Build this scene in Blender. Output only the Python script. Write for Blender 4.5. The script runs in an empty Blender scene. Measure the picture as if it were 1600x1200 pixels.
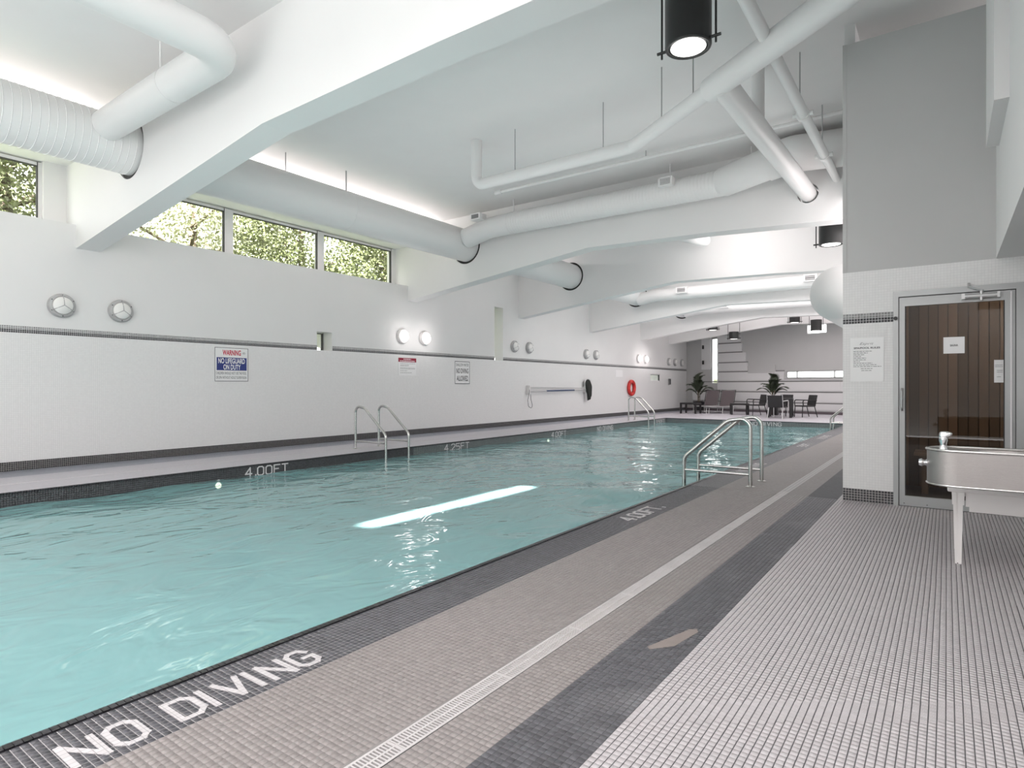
import bpy, bmesh, math, random
import numpy as np
from mathutils import Vector, Matrix
random.seed(7); np.random.seed(7)
PI = math.pi
SC = bpy.context.scene
C = SC.collection

# ------------------------------------------------------------------ camera, sky, sun, added fill lamps, exposure
YAW = math.atan(680 / 944.0)
cd = bpy.data.cameras.new('camera'); cam = bpy.data.objects.new('camera', cd); C.objects.link(cam)
cam.location = (0, 0, 1.2); cam.rotation_euler = (PI / 2, 0, YAW)
cd.sensor_width = 36; cd.lens = 944 / 1600 * 36; cd.shift_y = 3 / 1600; cd.clip_end = 300; cd.clip_start = 0.05
SC.camera = cam
SC.view_settings.view_transform = 'Standard'; SC.view_settings.look = 'None'
SC.view_settings.gamma = 1; SC.view_settings.use_curve_mapping = False
SC.view_settings.exposure = 0.0
SC.cycles.use_denoising = True
SC.cycles.max_bounces = 8; SC.cycles.diffuse_bounces = 5; SC.cycles.glossy_bounces = 4
SC.cycles.transparent_max_bounces = 12; SC.cycles.sample_clamp_indirect = 6
W = bpy.data.worlds.new('world'); SC.world = W; W.use_nodes = True
bg = W.node_tree.nodes['Background']; bg.inputs[0].default_value = (1.0, 0.975, 0.97, 1); bg.inputs[1].default_value = 5.0

def lamp(name, kind, loc, energy, rot=(0, 0, 0), size=None, color=(1, 1, 1), **kw):
    l = bpy.data.lights.new(name, kind); l.energy = energy; l.color = color if color != (1, 1, 1) else (1.0, 0.925, 0.92)
    if size and kind == 'AREA':
        l.shape = 'RECTANGLE'; l.size, l.size_y = size
    for k, v in kw.items(): setattr(l, k, v)
    o = bpy.data.objects.new(name, l); o.location = loc; o.rotation_euler = rot; C.objects.link(o)
    return o
sun = lamp('sun', 'SUN', (-4.4, -8, 14), 60, color=(1, 0.97, 0.92), angle=math.radians(1.2))
sun.rotation_euler = Vector((-0.2, 5.2, -5.22)).to_track_quat('-Z', 'Y').to_euler()
WARM = (1.0, 0.915, 0.915)
lamp('near_hall_fill', 'AREA', (-3.6, -0.7, 4.2), 190, (0, 0, 0), (7, 3.8), color=WARM)  # unseen area lamp added above the camera to fill the near hall
lamp('behind_camera_fill', 'AREA', (-5.2, -2.6, 2.2), 100, (math.radians(95), 0, math.radians(-8)), (5.5, 2.5), color=WARM)  # fill added behind the camera, no fixture there
lamp('right_daylight_fill', 'AREA', (-1.0, 17.5, 2.6), 420, (0, math.radians(80), 0), (3.0, 17), color=WARM)  # added lamp standing in for daylight from unseen right-hand openings
lamp('far_end_fill', 'AREA', (-5.0, 26.3, 4.9), 70, (0, 0, 0), (6, 2.5), color=WARM)  # added to brighten the far end, not a ceiling fixture

for x_, y_, e_ in ((-4.6, 7.2, 46), (-4.0, 13.0, 18), (-5.0, 17.5, 24), (-5.0, 22.0, 24), (-6.5, 1.2, 18)):
    lamp('ceiling_fill', 'AREA', (x_, y_, 1.6), e_, (PI, 0, 0), (6.0, 4.0), color=(1.0, 0.90, 0.895))  # upward fill added to brighten the ceiling

# ------------------------------------------------------------------ helpers
def sr(r, g, b):
    f = lambda c: (c / 255) / 12.92 if c / 255 <= 0.04045 else ((c / 255 + 0.055) / 1.055) ** 2.4
    return (f(r), f(g), f(b), 1)

def tag(o, label=None, cat=None, group=None, kind=None):
    if label: o['label'] = label
    if cat: o['category'] = cat
    if group: o['group'] = group
    if kind: o['kind'] = kind
    return o

def thing(name, label, cat, loc=(0, 0, 0), rotz=0, group=None, kind=None):
    o = bpy.data.objects.new(name, None); C.objects.link(o)
    o.location = loc; o.rotation_euler = (0, 0, rotz); o.empty_display_size = 0.1
    return tag(o, label, cat, group, kind)

def copy_tree(o, parent=None):
    c = o.copy(); C.objects.link(c); c.parent = parent
    for ch in list(o.children): copy_tree(ch, c)
    return c

def fillet(pts, r, n=8):
    pts = [Vector(p) for p in pts]; out = [pts[0]]
    rs = r if isinstance(r, (list, tuple)) else [r] * (len(pts) - 2)
    for i in range(1, len(pts) - 1):
        a, b, c = pts[i - 1], pts[i], pts[i + 1]
        u = (a - b).normalized(); v = (c - b).normalized()
        ang = u.angle(v)
        if rs[i - 1] <= 0 or ang > 3.1: out.append(b); continue
        t = min(rs[i - 1] / math.tan(ang / 2), (a - b).length * 0.49 if i > 1 else (a - b).length * 0.98,
                (c - b).length * 0.49 if i < len(pts) - 2 else (c - b).length * 0.98)
        rr = t * math.tan(ang / 2)
        cen = b + (u + v).normalized() * (rr / math.sin(ang / 2))
        p0 = b + u * t; p1 = b + v * t
        d0 = p0 - cen; d1 = p1 - cen; th = d0.angle(d1)
        for k in range(n + 1):
            s = k / n
            out.append(cen + (d0 * math.sin((1 - s) * th) + d1 * math.sin(s * th)) / math.sin(th))
    out.append(pts[-1])
    return out

class MB:
    def __init__(self, off=(0, 0, 0)):
        self.v = []; self.f = []; self.off = Vector(off)
    def add(self, vs, fs):
        n = len(self.v); self.v += [tuple(Vector(p) - self.off) for p in vs]; self.f += [tuple(i + n for i in f) for f in fs]
        return self
    def box(self, x0, x1, y0, y1, z0, z1, M=None):
        vs = [Vector((x, y, z)) for z in (z0, z1) for y in (y0, y1) for x in (x0, x1)]
        if M: vs = [M @ p for p in vs]
        return self.add(vs, [(0, 2, 3, 1), (4, 5, 7, 6), (0, 1, 5, 4), (2, 6, 7, 3), (0, 4, 6, 2), (1, 3, 7, 5)])
    def prism(self, poly, fn, t0, t1):
        """poly: list of 2D points; fn(a,b,t)->3D"""
        n = len(poly)
        vs = [fn(a, b, t0) for a, b in poly] + [fn(a, b, t1) for a, b in poly]
        fs = [tuple(range(n - 1, -1, -1)), tuple(range(n, 2 * n))] + [(i, (i + 1) % n, n + (i + 1) % n, n + i) for i in range(n)]
        return self.add(vs, fs)
    def tube(self, pts, r, seg=12, cap=True, closed=False):
        pts = [Vector(p) for p in pts]; n = len(pts)
        rs = r if isinstance(r, (list, tuple)) else [r] * n
        tans = []
        for i in range(n):
            if closed: t = pts[(i + 1) % n] - pts[i - 1]
            else: t = pts[min(i + 1, n - 1)] - pts[max(i - 1, 0)]
            tans.append(t.normalized())
        up = Vector((0, 0, 1)) if abs(tans[0].z) < 0.9 else Vector((1, 0, 0))
        nrm = (up - tans[0] * up.dot(tans[0])).normalized()
        vs = []
        for i in range(n):
            if i: nrm = (nrm - tans[i] * nrm.dot(tans[i])).normalized()
            b = tans[i].cross(nrm)
            for k in range(seg):
                a = 2 * PI * k / seg
                vs.append(pts[i] + (nrm * math.cos(a) + b * math.sin(a)) * rs[i])
        fs = []
        for i in range(n if closed else n - 1):
            j = (i + 1) % n
            for k in range(seg):
                k2 = (k + 1) % seg
                fs.append((i * seg + k, i * seg + k2, j * seg + k2, j * seg + k))
        if cap and not closed:
            fs.append(tuple(range(seg - 1, -1, -1))); fs.append(tuple(range((n - 1) * seg, n * seg)))
        return self.add(vs, fs)
    def lathe(self, prof, cen, axis='Z', seg=32, M=None):
        """prof: (radius, height) list along axis"""
        vs = []; fs = []; n = len(prof)
        for r, h in prof:
            for k in range(seg):
                a = 2 * PI * k / seg; p = (r * math.cos(a), r * math.sin(a), h)
                if axis == 'X': p = (p[2], p[0], p[1])
                elif axis == 'Y': p = (p[1], p[2], p[0])
                p = Vector(p)
                if M: p = M @ p
                vs.append(Vector(cen) + p)
        for i in range(n - 1):
            for k in range(seg):
                k2 = (k + 1) % seg
                fs.append((i * seg + k, i * seg + k2, (i + 1) * seg + k2, (i + 1) * seg + k))
        fs.append(tuple(range(seg - 1, -1, -1))); fs.append(tuple(range((n - 1) * seg, n * seg)))
        return self.add(vs, fs)
    def build(self, name, mat, parent=None, smooth=False, bevel=0):
        me = bpy.data.meshes.new(name); me.from_pydata(self.v, [], self.f); me.update()
        if mat: me.materials.append(mat)
        if smooth:
            me.polygons.foreach_set('use_smooth', [True] * len(me.polygons))
            try: me.set_sharp_from_angle(angle=math.radians(40))
            except Exception: pass
        bm = bmesh.new(); bm.from_mesh(me); bmesh.ops.recalc_face_normals(bm, faces=bm.faces); bm.to_mesh(me); bm.free()
        o = bpy.data.objects.new(name, me); C.objects.link(o)
        if parent: o.parent = parent
        if bevel:
            m = o.modifiers.new('bevel', 'BEVEL'); m.width = bevel; m.segments = 2; m.limit_method = 'ANGLE'; m.harden_normals = False
        return o

def part(name, mb, mat, parent, **kw): return mb.build(name, mat, parent, **kw)

# ------------------------------------------------------------------ materials
def mat(name, col, rough=0.5, metal=0.0, bump=0.0, bscale=40, var=0.0, vscale=3, emit=None, estr=0, spec=0.5, stretch=None):
    m = bpy.data.materials.new(name); m.use_nodes = True; nt = m.node_tree; N = nt.nodes; L = nt.links
    b = N['Principled BSDF']; b.inputs['Base Color'].default_value = col if len(col) == 4 else (*col, 1)
    b.inputs['Roughness'].default_value = rough; b.inputs['Metallic'].default_value = metal
    b.inputs['Specular IOR Level'].default_value = spec
    tc = N.new('ShaderNodeNewGeometry'); vec = tc.outputs['Position']
    if stretch:
        mp = N.new('ShaderNodeMapping'); mp.inputs['Scale'].default_value = stretch; L.new(vec, mp.inputs['Vector']); vec = mp.outputs[0]
    if var:
        n = N.new('ShaderNodeTexNoise'); n.inputs['Scale'].default_value = vscale; n.inputs['Detail'].default_value = 5
        L.new(vec, n.inputs['Vector'])
        mx = N.new('ShaderNodeMix'); mx.data_type = 'RGBA'
        c = b.inputs['Base Color'].default_value
        mx.inputs[6].default_value = (c[0] * (1 - var), c[1] * (1 - var), c[2] * (1 - var), 1)
        mx.inputs[7].default_value = (min(c[0] * (1 + var), 1), min(c[1] * (1 + var), 1), min(c[2] * (1 + var), 1), 1)
        L.new(n.outputs['Fac'], mx.inputs[0]); L.new(mx.outputs[2], b.inputs['Base Color'])
    if bump:
        n = N.new('ShaderNodeTexNoise'); n.inputs['Scale'].default_value = bscale; n.inputs['Detail'].default_value = 4
        L.new(vec, n.inputs['Vector'])
        bp = N.new('ShaderNodeBump'); bp.inputs['Strength'].default_value = bump; bp.inputs['Distance'].default_value = 0.01
        L.new(n.outputs['Fac'], bp.inputs['Height']); L.new(bp.outputs[0], b.inputs['Normal'])
    if emit:
        b.inputs['Emission Color'].default_value = emit; b.inputs['Emission Strength'].default_value = estr
    return m

PITCH = 0.026
def tile_mat(name, tile, grout, axes='XY', gap=0.0022, rough=0.35, var=0.12, stain=None, bump=0.35, origin=(0, 0)):
    """small square mosaic: joints, per-tile tone, optional stains (wear with its own shape)"""
    m = bpy.data.materials.new(name); m.use_nodes = True; nt = m.node_tree; N = nt.nodes; L = nt.links
    b = N['Principled BSDF']; b.inputs['Roughness'].default_value = rough
    g = N.new('ShaderNodeNewGeometry'); s = N.new('ShaderNodeSeparateXYZ'); L.new(g.outputs['Position'], s.inputs[0])
    cx = N.new('ShaderNodeCombineXYZ'); L.new(s.outputs[axes[0]], cx.inputs[0]); L.new(s.outputs[axes[1]], cx.inputs[1])
    mp = N.new('ShaderNodeMapping'); mp.inputs['Location'].default_value = (-origin[0], -origin[1], 0); L.new(cx.outputs[0], mp.inputs[0])
    br = N.new('ShaderNodeTexBrick'); br.offset = 0; br.squash = 1
    br.inputs['Scale'].default_value = 1; br.inputs['Brick Width'].default_value = PITCH; br.inputs['Row Height'].default_value = PITCH
    br.inputs['Mortar Size'].default_value = gap / 2; br.inputs['Mortar Smooth'].default_value = 0.1
    t2 = tuple(min(1, c * (1 + var)) for c in tile[:3]) + (1,); t1 = tuple(c * (1 - var) for c in tile[:3]) + (1,)
    br.inputs['Color1'].default_value = t1; br.inputs['Color2'].default_value = t2; br.inputs['Mortar'].default_value = grout
    L.new(mp.outputs[0], br.inputs['Vector']); col = br.outputs['Color']
    if stain:
        n = N.new('ShaderNodeTexNoise'); n.inputs['Scale'].default_value = stain[1]; n.inputs['Detail'].default_value = 6; L.new(g.outputs['Position'], n.inputs['Vector'])
        r = N.new('ShaderNodeMapRange'); r.inputs[1].default_value = stain[2]; r.inputs[2].default_value = stain[3]; L.new(n.outputs['Fac'], r.inputs[0])
        r.inputs[4].default_value = stain[4]
        mx = N.new('ShaderNodeMix'); mx.data_type = 'RGBA'; L.new(r.outputs[0], mx.inputs[0]); L.new(col, mx.inputs[6]); mx.inputs[7].default_value = stain[0]; col = mx.outputs[2]
    L.new(col, b.inputs['Base Color'])
    bp = N.new('ShaderNodeBump'); bp.invert = True; bp.inputs['Strength'].default_value = bump; bp.inputs['Distance'].default_value = 0.001
    L.new(br.outputs['Fac'], bp.inputs['Height']); L.new(bp.outputs[0], b.inputs['Normal'])
    return m

def tint_mat(name, tile, rough=0.35, var=0.14, stain=None):
    """for real tile geometry: every tile carries its own tone in the attribute 'tone'"""
    m = bpy.data.materials.new(name); m.use_nodes = True; nt = m.node_tree; N = nt.nodes; L = nt.links
    b = N['Principled BSDF']; b.inputs['Roughness'].default_value = rough
    a = N.new('ShaderNodeAttribute'); a.attribute_name = 'tone'
    mx = N.new('ShaderNodeMix'); mx.data_type = 'RGBA'; L.new(a.outputs['Fac'], mx.inputs[0])
    mx.inputs[6].default_value = tuple(c * (1 - var) for c in tile[:3]) + (1,); mx.inputs[7].default_value = tuple(min(1, c * (1 + var)) for c in tile[:3]) + (1,)
    col = mx.outputs[2]
    if stain:
        g = N.new('ShaderNodeNewGeometry')
        n = N.new('ShaderNodeTexNoise'); n.inputs['Scale'].default_value = stain[1]; n.inputs['Detail'].default_value = 6; L.new(g.outputs['Position'], n.inputs['Vector'])
        r = N.new('ShaderNodeMapRange'); r.inputs[1].default_value = stain[2]; r.inputs[2].default_value = stain[3]; L.new(n.outputs['Fac'], r.inputs[0])
        r.inputs[4].default_value = stain[4]
        m2 = N.new('ShaderNodeMix'); m2.data_type = 'RGBA'; L.new(r.outputs[0], m2.inputs[0]); L.new(col, m2.inputs[6]); m2.inputs[7].default_value = stain[0]; col = m2.outputs[2]
    L.new(col, b.inputs['Base Color'])
    return m

WHITE_TILE = (0.475, 0.452, 0.462, 1); BEIGE = (0.265, 0.242, 0.235, 1); DARK = (0.062, 0.062, 0.072, 1)
CHAR = (0.09, 0.09, 0.10, 1); BLACK = (0.02, 0.02, 0.024, 1)
G_DARK = (0.10, 0.10, 0.11, 1); G_PALE = (0.42, 0.41, 0.42, 1)
M_paint = mat('wall_paint', (0.74, 0.74, 0.735), 0.75, bump=0.12, bscale=9, var=0.03, vscale=1.2)
M_beam = mat('beam_paint', (0.78, 0.78, 0.775), 0.7, bump=0.12, bscale=7, var=0.02, vscale=1.5)
M_greypaint = mat('grey_wall_paint', (0.52, 0.52, 0.515), 0.8, bump=0.1, bscale=9, var=0.04, vscale=1.5)
M_ceil = mat('ceiling_paint', (0.80, 0.79, 0.785), 0.8, bump=0.08, bscale=6, var=0.02)
M_duct = mat('white_duct_metal', (0.76, 0.76, 0.755), 0.38)
M_pipe = mat('white_pipe', (0.78, 0.78, 0.775), 0.35)
M_steel = mat('stainless_steel', (0.62, 0.62, 0.60), 0.26, 1.0)
M_brushed = mat('brushed_steel', (0.42, 0.395, 0.385), 0.38, 1.0, bump=0.15, bscale=30, stretch=(1, 1, 30))
M_chrome = mat('chrome', (0.85, 0.85, 0.87), 0.08, 1.0)
M_alu = mat('grey_aluminium', (0.40, 0.41, 0.41), 0.4, 0.6)
M_aludk = mat('shadow_gap', (0.05, 0.05, 0.05), 0.7)
M_blackm = mat('black_metal', (0.035, 0.036, 0.036), 0.4, 0.3)
M_rubber = mat('dark_rubber', (0.02, 0.02, 0.02), 0.7)
M_white = mat('white_plastic', (0.80, 0.78, 0.77), 0.4)
M_winframe = mat('white_window_frame', (0.78, 0.77, 0.78), 0.4)
M_lampglass = mat('frosted_lamp_glass', (0.80, 0.80, 0.78), 0.3)
M_lampon = mat('lit_lamp_glass', (1, 1, 1), 0.4, emit=(1, 0.98, 0.94, 1), estr=3.0)
M_lampgrey = mat('lamp_rim_grey', (0.42, 0.42, 0.42), 0.45)
M_wicker = mat('black_wicker', (0.022, 0.021, 0.022), 0.55, bump=0.5, bscale=120)
M_table = mat('black_table', (0.012, 0.011, 0.012), 0.35)
M_sling = mat('brown_grey_sling', (0.11, 0.09, 0.095), 0.7)
M_alusil = mat('silver_frame', (0.6, 0.6, 0.6), 0.35, 0.6)
M_leaf = mat('palm_leaf', (0.045, 0.06, 0.035), 0.5, var=0.3, vscale=8)
M_stem = mat('palm_stem', (0.16, 0.13, 0.09), 0.7)
M_soil = mat('soil', (0.03, 0.022, 0.016), 0.9)
M_red = mat('red_foam', (0.55, 0.03, 0.025), 0.45)
M_signw = mat('sign_white', (0.80, 0.80, 0.80), 0.4)
M_signpale = mat('sign_paper', (0.72, 0.72, 0.72), 0.5)
M_inkred = mat('ink_red', sr(190, 25, 60), 0.5); M_inkmar = mat('ink_maroon', sr(140, 20, 50), 0.5)
M_inkblue = mat('ink_blue', sr(38, 52, 120), 0.5); M_inkdk = mat('ink_dark', (0.035, 0.035, 0.045), 0.5)
M_inkgrey = mat('ink_grey', (0.18, 0.18, 0.18), 0.5); M_inkwhite = mat('ink_white', (0.85, 0.85, 0.85), 0.5)
M_wood = mat('sauna_wood', (0.17, 0.10, 0.055), 0.6, var=0.35, vscale=3, stretch=(8, 8, 0.6), bump=0.1)
def plank_tone(m, lo, hi):
    nt = m.node_tree; N = nt.nodes; L = nt.links; b = N['Principled BSDF']
    oi = N.new('ShaderNodeObjectInfo'); mx = N.new('ShaderNodeMix'); mx.data_type = 'RGBA'; mx.inputs[6].default_value = lo; mx.inputs[7].default_value = hi
    L.new(oi.outputs['Random'], mx.inputs[0]); L.new(mx.outputs[2], b.inputs['Base Color'])
plank_tone(M_wood, (0.13, 0.085, 0.05, 1), (0.34, 0.22, 0.14, 1))
M_wooddk = mat('sauna_wood_dark', (0.08, 0.05, 0.03), 0.7)
M_board = mat('wall_board_paint', (0.74, 0.74, 0.74), 0.6)
M_letter = mat('white_letter_tile', (0.60, 0.58, 0.59), 0.4)
M_plainblk = mat('grout_black', (0.03, 0.03, 0.032), 0.8)
M_grout_dk = mat('dark_grout', (0.085, 0.085, 0.09), 0.85, var=0.25, vscale=5)
M_grout_pale = mat('pale_grout', (0.40, 0.39, 0.39), 0.85, var=0.25, vscale=4)
M_grout_mid = mat('mid_grout', (0.24, 0.225, 0.22), 0.85, var=0.45, vscale=2.2)
M_bark = mat('bark', (0.10, 0.075, 0.05), 0.9, bump=0.4, bscale=12)
M_blue = mat('blue_pole_paint', (0.03, 0.06, 0.14), 0.35)
M_net = mat('black_net', (0.015, 0.016, 0.014), 0.8)
M_poolplaster = mat('pool_plaster', (0.42, 0.72, 0.69), 0.7, var=0.05)
M_poollight = mat('pool_lamp', (1, 0.9, 0.7), 0.4, emit=(1, 0.88, 0.66, 1), estr=7)

M_t_wall = tile_mat('white_wall_mosaic', (0.76, 0.76, 0.755, 1), (0.60, 0.60, 0.60, 1), 'YZ', 0.002, 0.3, 0.02, bump=0.2)
M_t_wallx = tile_mat('white_wall_mosaic_front', (0.74, 0.74, 0.735, 1), (0.62, 0.62, 0.62, 1), 'XZ', 0.002, 0.3, 0.02, bump=0.2)
ST_DARK = ((0.26, 0.26, 0.27, 1), 1.7, 0.55, 0.78, 0.6); ST_BE = ((0.22, 0.20, 0.19, 1), 1.1, 0.5, 0.8, 0.6)
M_t_white = tile_mat('white_deck_mosaic', WHITE_TILE, G_DARK, 'XY', 0.003, 0.4, 0.05, origin=(-0.94, 0))
M_t_beige = tile_mat('beige_deck_mosaic', BEIGE, (0.20, 0.185, 0.18, 1), 'XY', 0.0022, 0.55, 0.08, stain=ST_BE, origin=(-2.176, 0))
M_t_char = tile_mat('charcoal_deck_mosaic', (0.075, 0.075, 0.085, 1), (0.075, 0.075, 0.08, 1), 'XY', 0.0022, 0.6, 0.15, stain=((0.20, 0.20, 0.21, 1), 1.7, 0.6, 0.8, 0.5), origin=(-1.23, 0))
M_t_edge = tile_mat('pool_edge_mosaic', DARK, (0.34, 0.33, 0.34, 1), 'XY', 0.003, 0.5, 0.2, origin=(-2.54, 0))
M_t_left = tile_mat('left_deck_mosaic', (0.50, 0.47, 0.51, 1), (0.36, 0.40, 0.42, 1), 'XY', 0.003, 0.4, 0.05)
M_t_leftdk = tile_mat('left_deck_grey_mosaic', (0.20, 0.19, 0.24, 1), (0.42, 0.49, 0.52, 1), 'XY', 0.004, 0.4, 0.15)
M_t_poolside = tile_mat('pool_side_mosaic', (0.06, 0.07, 0.072, 1), (0.36, 0.38, 0.38, 1), 'YZ', 0.003, 0.3, 0.3)
M_t_poolfar = tile_mat('pool_far_mosaic', (0.06, 0.07, 0.072, 1), (0.36, 0.38, 0.38, 1), 'XZ', 0.003, 0.3, 0.3)
M_t_letter = tile_mat('white_letter_mosaic', (0.56, 0.54, 0.55, 1), (0.30, 0.29, 0.30, 1), 'XY', 0.0022, 0.4, 0.05, origin=(-2.54 + 0.0265, 0))
M_g_white = tint_mat('white_tile', WHITE_TILE, 0.35, 0.05)
M_g_beige = tint_mat('beige_tile', BEIGE, 0.4, 0.09, ST_BE)
M_g_char = tint_mat('charcoal_tile', CHAR, 0.35, 0.2, ST_DARK)
M_g_edge = tint_mat('dark_grey_tile', DARK, 0.3, 0.3)
M_g_coping = tint_mat('black_coping_tile', (0.018, 0.017, 0.021, 1), 0.3, 0.35)
M_g_base = tint_mat('black_base_tile', (0.04, 0.04, 0.045, 1), 0.3, 0.35)
M_g_midband = tint_mat('mid_grey_band_tile', (0.28, 0.28, 0.28, 1), 0.3, 0.2)

def glass(name, tint=(1, 1, 1), rough=0.0):
    m = bpy.data.materials.new(name); m.use_nodes = True; nt = m.node_tree; N = nt.nodes; L = nt.links
    for n in list(N):
        if n.type == 'BSDF_PRINCIPLED': N.remove(n)
    out = [n for n in N if n.type == 'OUTPUT_MATERIAL'][0]
    t = N.new('ShaderNodeBsdfTransparent'); t.inputs[0].default_value = (*tint, 1)
    g = N.new('ShaderNodeBsdfGlossy'); g.inputs['Roughness'].default_value = rough
    f = N.new('ShaderNodeFresnel'); f.inputs[0].default_value = 1.5
    mx = N.new('ShaderNodeMixShader'); ge = N.new('ShaderNodeNewGeometry'); iv = N.new('ShaderNodeMath'); iv.operation = 'SUBTRACT'; iv.inputs[0].default_value = 1; L.new(ge.outputs['Backfacing'], iv.inputs[1]); mu = N.new('ShaderNodeMath'); mu.operation = 'MULTIPLY'; L.new(iv.outputs[0], mu.inputs[0]); L.new(f.outputs[0], mu.inputs[1]); L.new(mu.outputs[0], mx.inputs[0]); L.new(t.outputs[0], mx.inputs[1]); L.new(g.outputs[0], mx.inputs[2]); L.new(mx.outputs[0], out.inputs[0])
    return m
M_glass = glass('window_glass', (0.96, 0.98, 0.97)); M_doorglass = glass('door_glass', (0.72, 0.72, 0.71))

def water_mat():
    m = bpy.data.materials.new('pool_water'); m.use_nodes = True; nt = m.node_tree; N = nt.nodes; L = nt.links
    for n in list(N):
        if n.type == 'BSDF_PRINCIPLED': N.remove(n)
    out = [n for n in N if n.type == 'OUTPUT_MATERIAL'][0]
    geo = N.new('ShaderNodeNewGeometry')
    mp = N.new('ShaderNodeMapping'); mp.inputs['Scale'].default_value = (1.6, 1.0, 1); L.new(geo.outputs['Position'], mp.inputs[0])
    n1 = N.new('ShaderNodeTexNoise'); n1.inputs['Scale'].default_value = 1.5; n1.inputs['Detail'].default_value = 2.2; n1.inputs['Distortion'].default_value = 1.6; L.new(mp.outputs[0], n1.inputs['Vector'])
    bp = N.new('ShaderNodeBump'); bp.inputs['Strength'].default_value = 0.36; bp.inputs['Distance'].default_value = 0.07; L.new(n1.outputs['Fac'], bp.inputs['Height'])
    fr = N.new('ShaderNodeFresnel'); fr.inputs[0].default_value = 1.36; L.new(bp.outputs[0], fr.inputs['Normal'])
    gl = N.new('ShaderNodeBsdfGlossy'); gl.inputs['Roughness'].default_value = 0.03; L.new(bp.outputs[0], gl.inputs['Normal'])
    df = N.new('ShaderNodeBsdfDiffuse'); df.inputs[0].default_value = (0.285, 0.525, 0.54, 1); L.new(bp.outputs[0], df.inputs['Normal'])
    tr = N.new('ShaderNodeBsdfTransparent'); tr.inputs[0].default_value = (0.66, 0.90, 0.88, 1)
    m1 = N.new('ShaderNodeMixShader'); m1.inputs[0].default_value = 0.32; L.new(df.outputs[0], m1.inputs[1]); L.new(tr.outputs[0], m1.inputs[2])
    m2 = N.new('ShaderNodeMixShader'); L.new(fr.outputs[0], m2.inputs[0]); L.new(m1.outputs[0], m2.inputs[1]); L.new(gl.outputs[0], m2.inputs[2])
    L.new(m2.outputs[0], out.inputs[0])
    return m
M_water = water_mat()

# ------------------------------------------------------------------ tile geometry
def tile_field(name, mat_, parent, u0, nu, v0, nv, fn, gapu=0.003, gapv=0.0018, th=0.0015, pu=PITCH, pv=PITCH, skip=None, jitter=0.0004):
    """one joined mesh of raised tiles; fn maps arrays (u, v, h) to xyz"""
    iu, iv = np.meshgrid(np.arange(nu), np.arange(nv), indexing='ij'); iu = iu.ravel(); iv = iv.ravel()
    if skip is not None:
        k = ~skip(u0 + (iu + 0.5) * pu, v0 + (iv + 0.5) * pv); iu = iu[k]; iv = iv[k]
    n = len(iu); rng = np.random.RandomState(3)
    sh = rng.rand(200, 400) * 2 - 1
    ju = sh[(iu // 12) % 200, (iv // 12) % 400] * jitter; jv = sh[(iv // 12) % 200, (iu // 12) % 400] * jitter
    a = u0 + iu * pu + gapu / 2 + ju; b = a + pu - gapu; c = v0 + iv * pv + gapv / 2 + jv; d = c + pv - gapv
    e = 0.0007
    U = np.stack([a, b, b, a, a + e, b - e, b - e, a + e], 1); V = np.stack([c, c, d, d, c + e, c + e, d - e, d - e], 1)
    Hh = np.tile(np.array([0, 0, 0, 0, th, th, th, th]), (n, 1)) + (rng.rand(n, 1) - 0.5) * 0.0003
    X, Y, Z = fn(U.ravel(), V.ravel(), Hh.ravel())
    co = np.stack([X + 0 * Y + 0 * Z, Y + 0 * X + 0 * Z, Z + 0 * X + 0 * Y], 1)
    q = np.array([[4, 5, 6, 7], [0, 1, 5, 4], [1, 2, 6, 5], [2, 3, 7, 6], [3, 0, 4, 7]])
    F = (q[None] + (np.arange(n) * 8)[:, None, None]).reshape(-1, 4)
    me = bpy.data.meshes.new(name)
    me.vertices.add(len(co)); me.vertices.foreach_set('co', co.ravel())
    me.loops.add(F.size); me.loops.foreach_set('vertex_index', F.ravel().astype(np.int32))
    me.polygons.add(len(F)); me.polygons.foreach_set('loop_start', (np.arange(len(F)) * 4).astype(np.int32))
    me.update(calc_edges=True)
    at = me.attributes.new('tone', 'FLOAT', 'POINT'); at.data.foreach_set('value', np.repeat(rng.rand(n), 8).astype(np.float32))
    me.materials.append(mat_)
    o = bpy.data.objects.new(name, me); C.objects.link(o)
    if parent: o.parent = parent
    o['kind'] = 'stuff'
    return o

def single_tiles(mat_, parent, cells, fn_mesh, name='tile', tones=6):
    """individual tile objects sharing a few meshes of different tone"""
    ms = []
    for k in range(tones):
        me = fn_mesh(k); at = me.attributes.new('tone', 'FLOAT', 'POINT'); at.data.foreach_set('value', [k / (tones - 1)] * len(me.vertices))
        me.materials.append(mat_); ms.append(me)
    for loc in cells:
        o = bpy.data.objects.new(name, random.choice(ms)); C.objects.link(o); o.location = loc; o.parent = parent

def tile_mesh(w, h, th, e=0.0007):
    def f(k):
        me = bpy.data.meshes.new('tile')
        vs = [(0, 0, 0), (w, 0, 0), (w, h, 0), (0, h, 0), (e, e, th), (w - e, e, th), (w - e, h - e, th), (e, h - e, th)]
        me.from_pydata(vs, [], [(4, 5, 6, 7), (0, 1, 5, 4), (1, 2, 6, 5), (2, 3, 7, 6), (3, 0, 4, 7)]); return me
    return f

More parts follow.
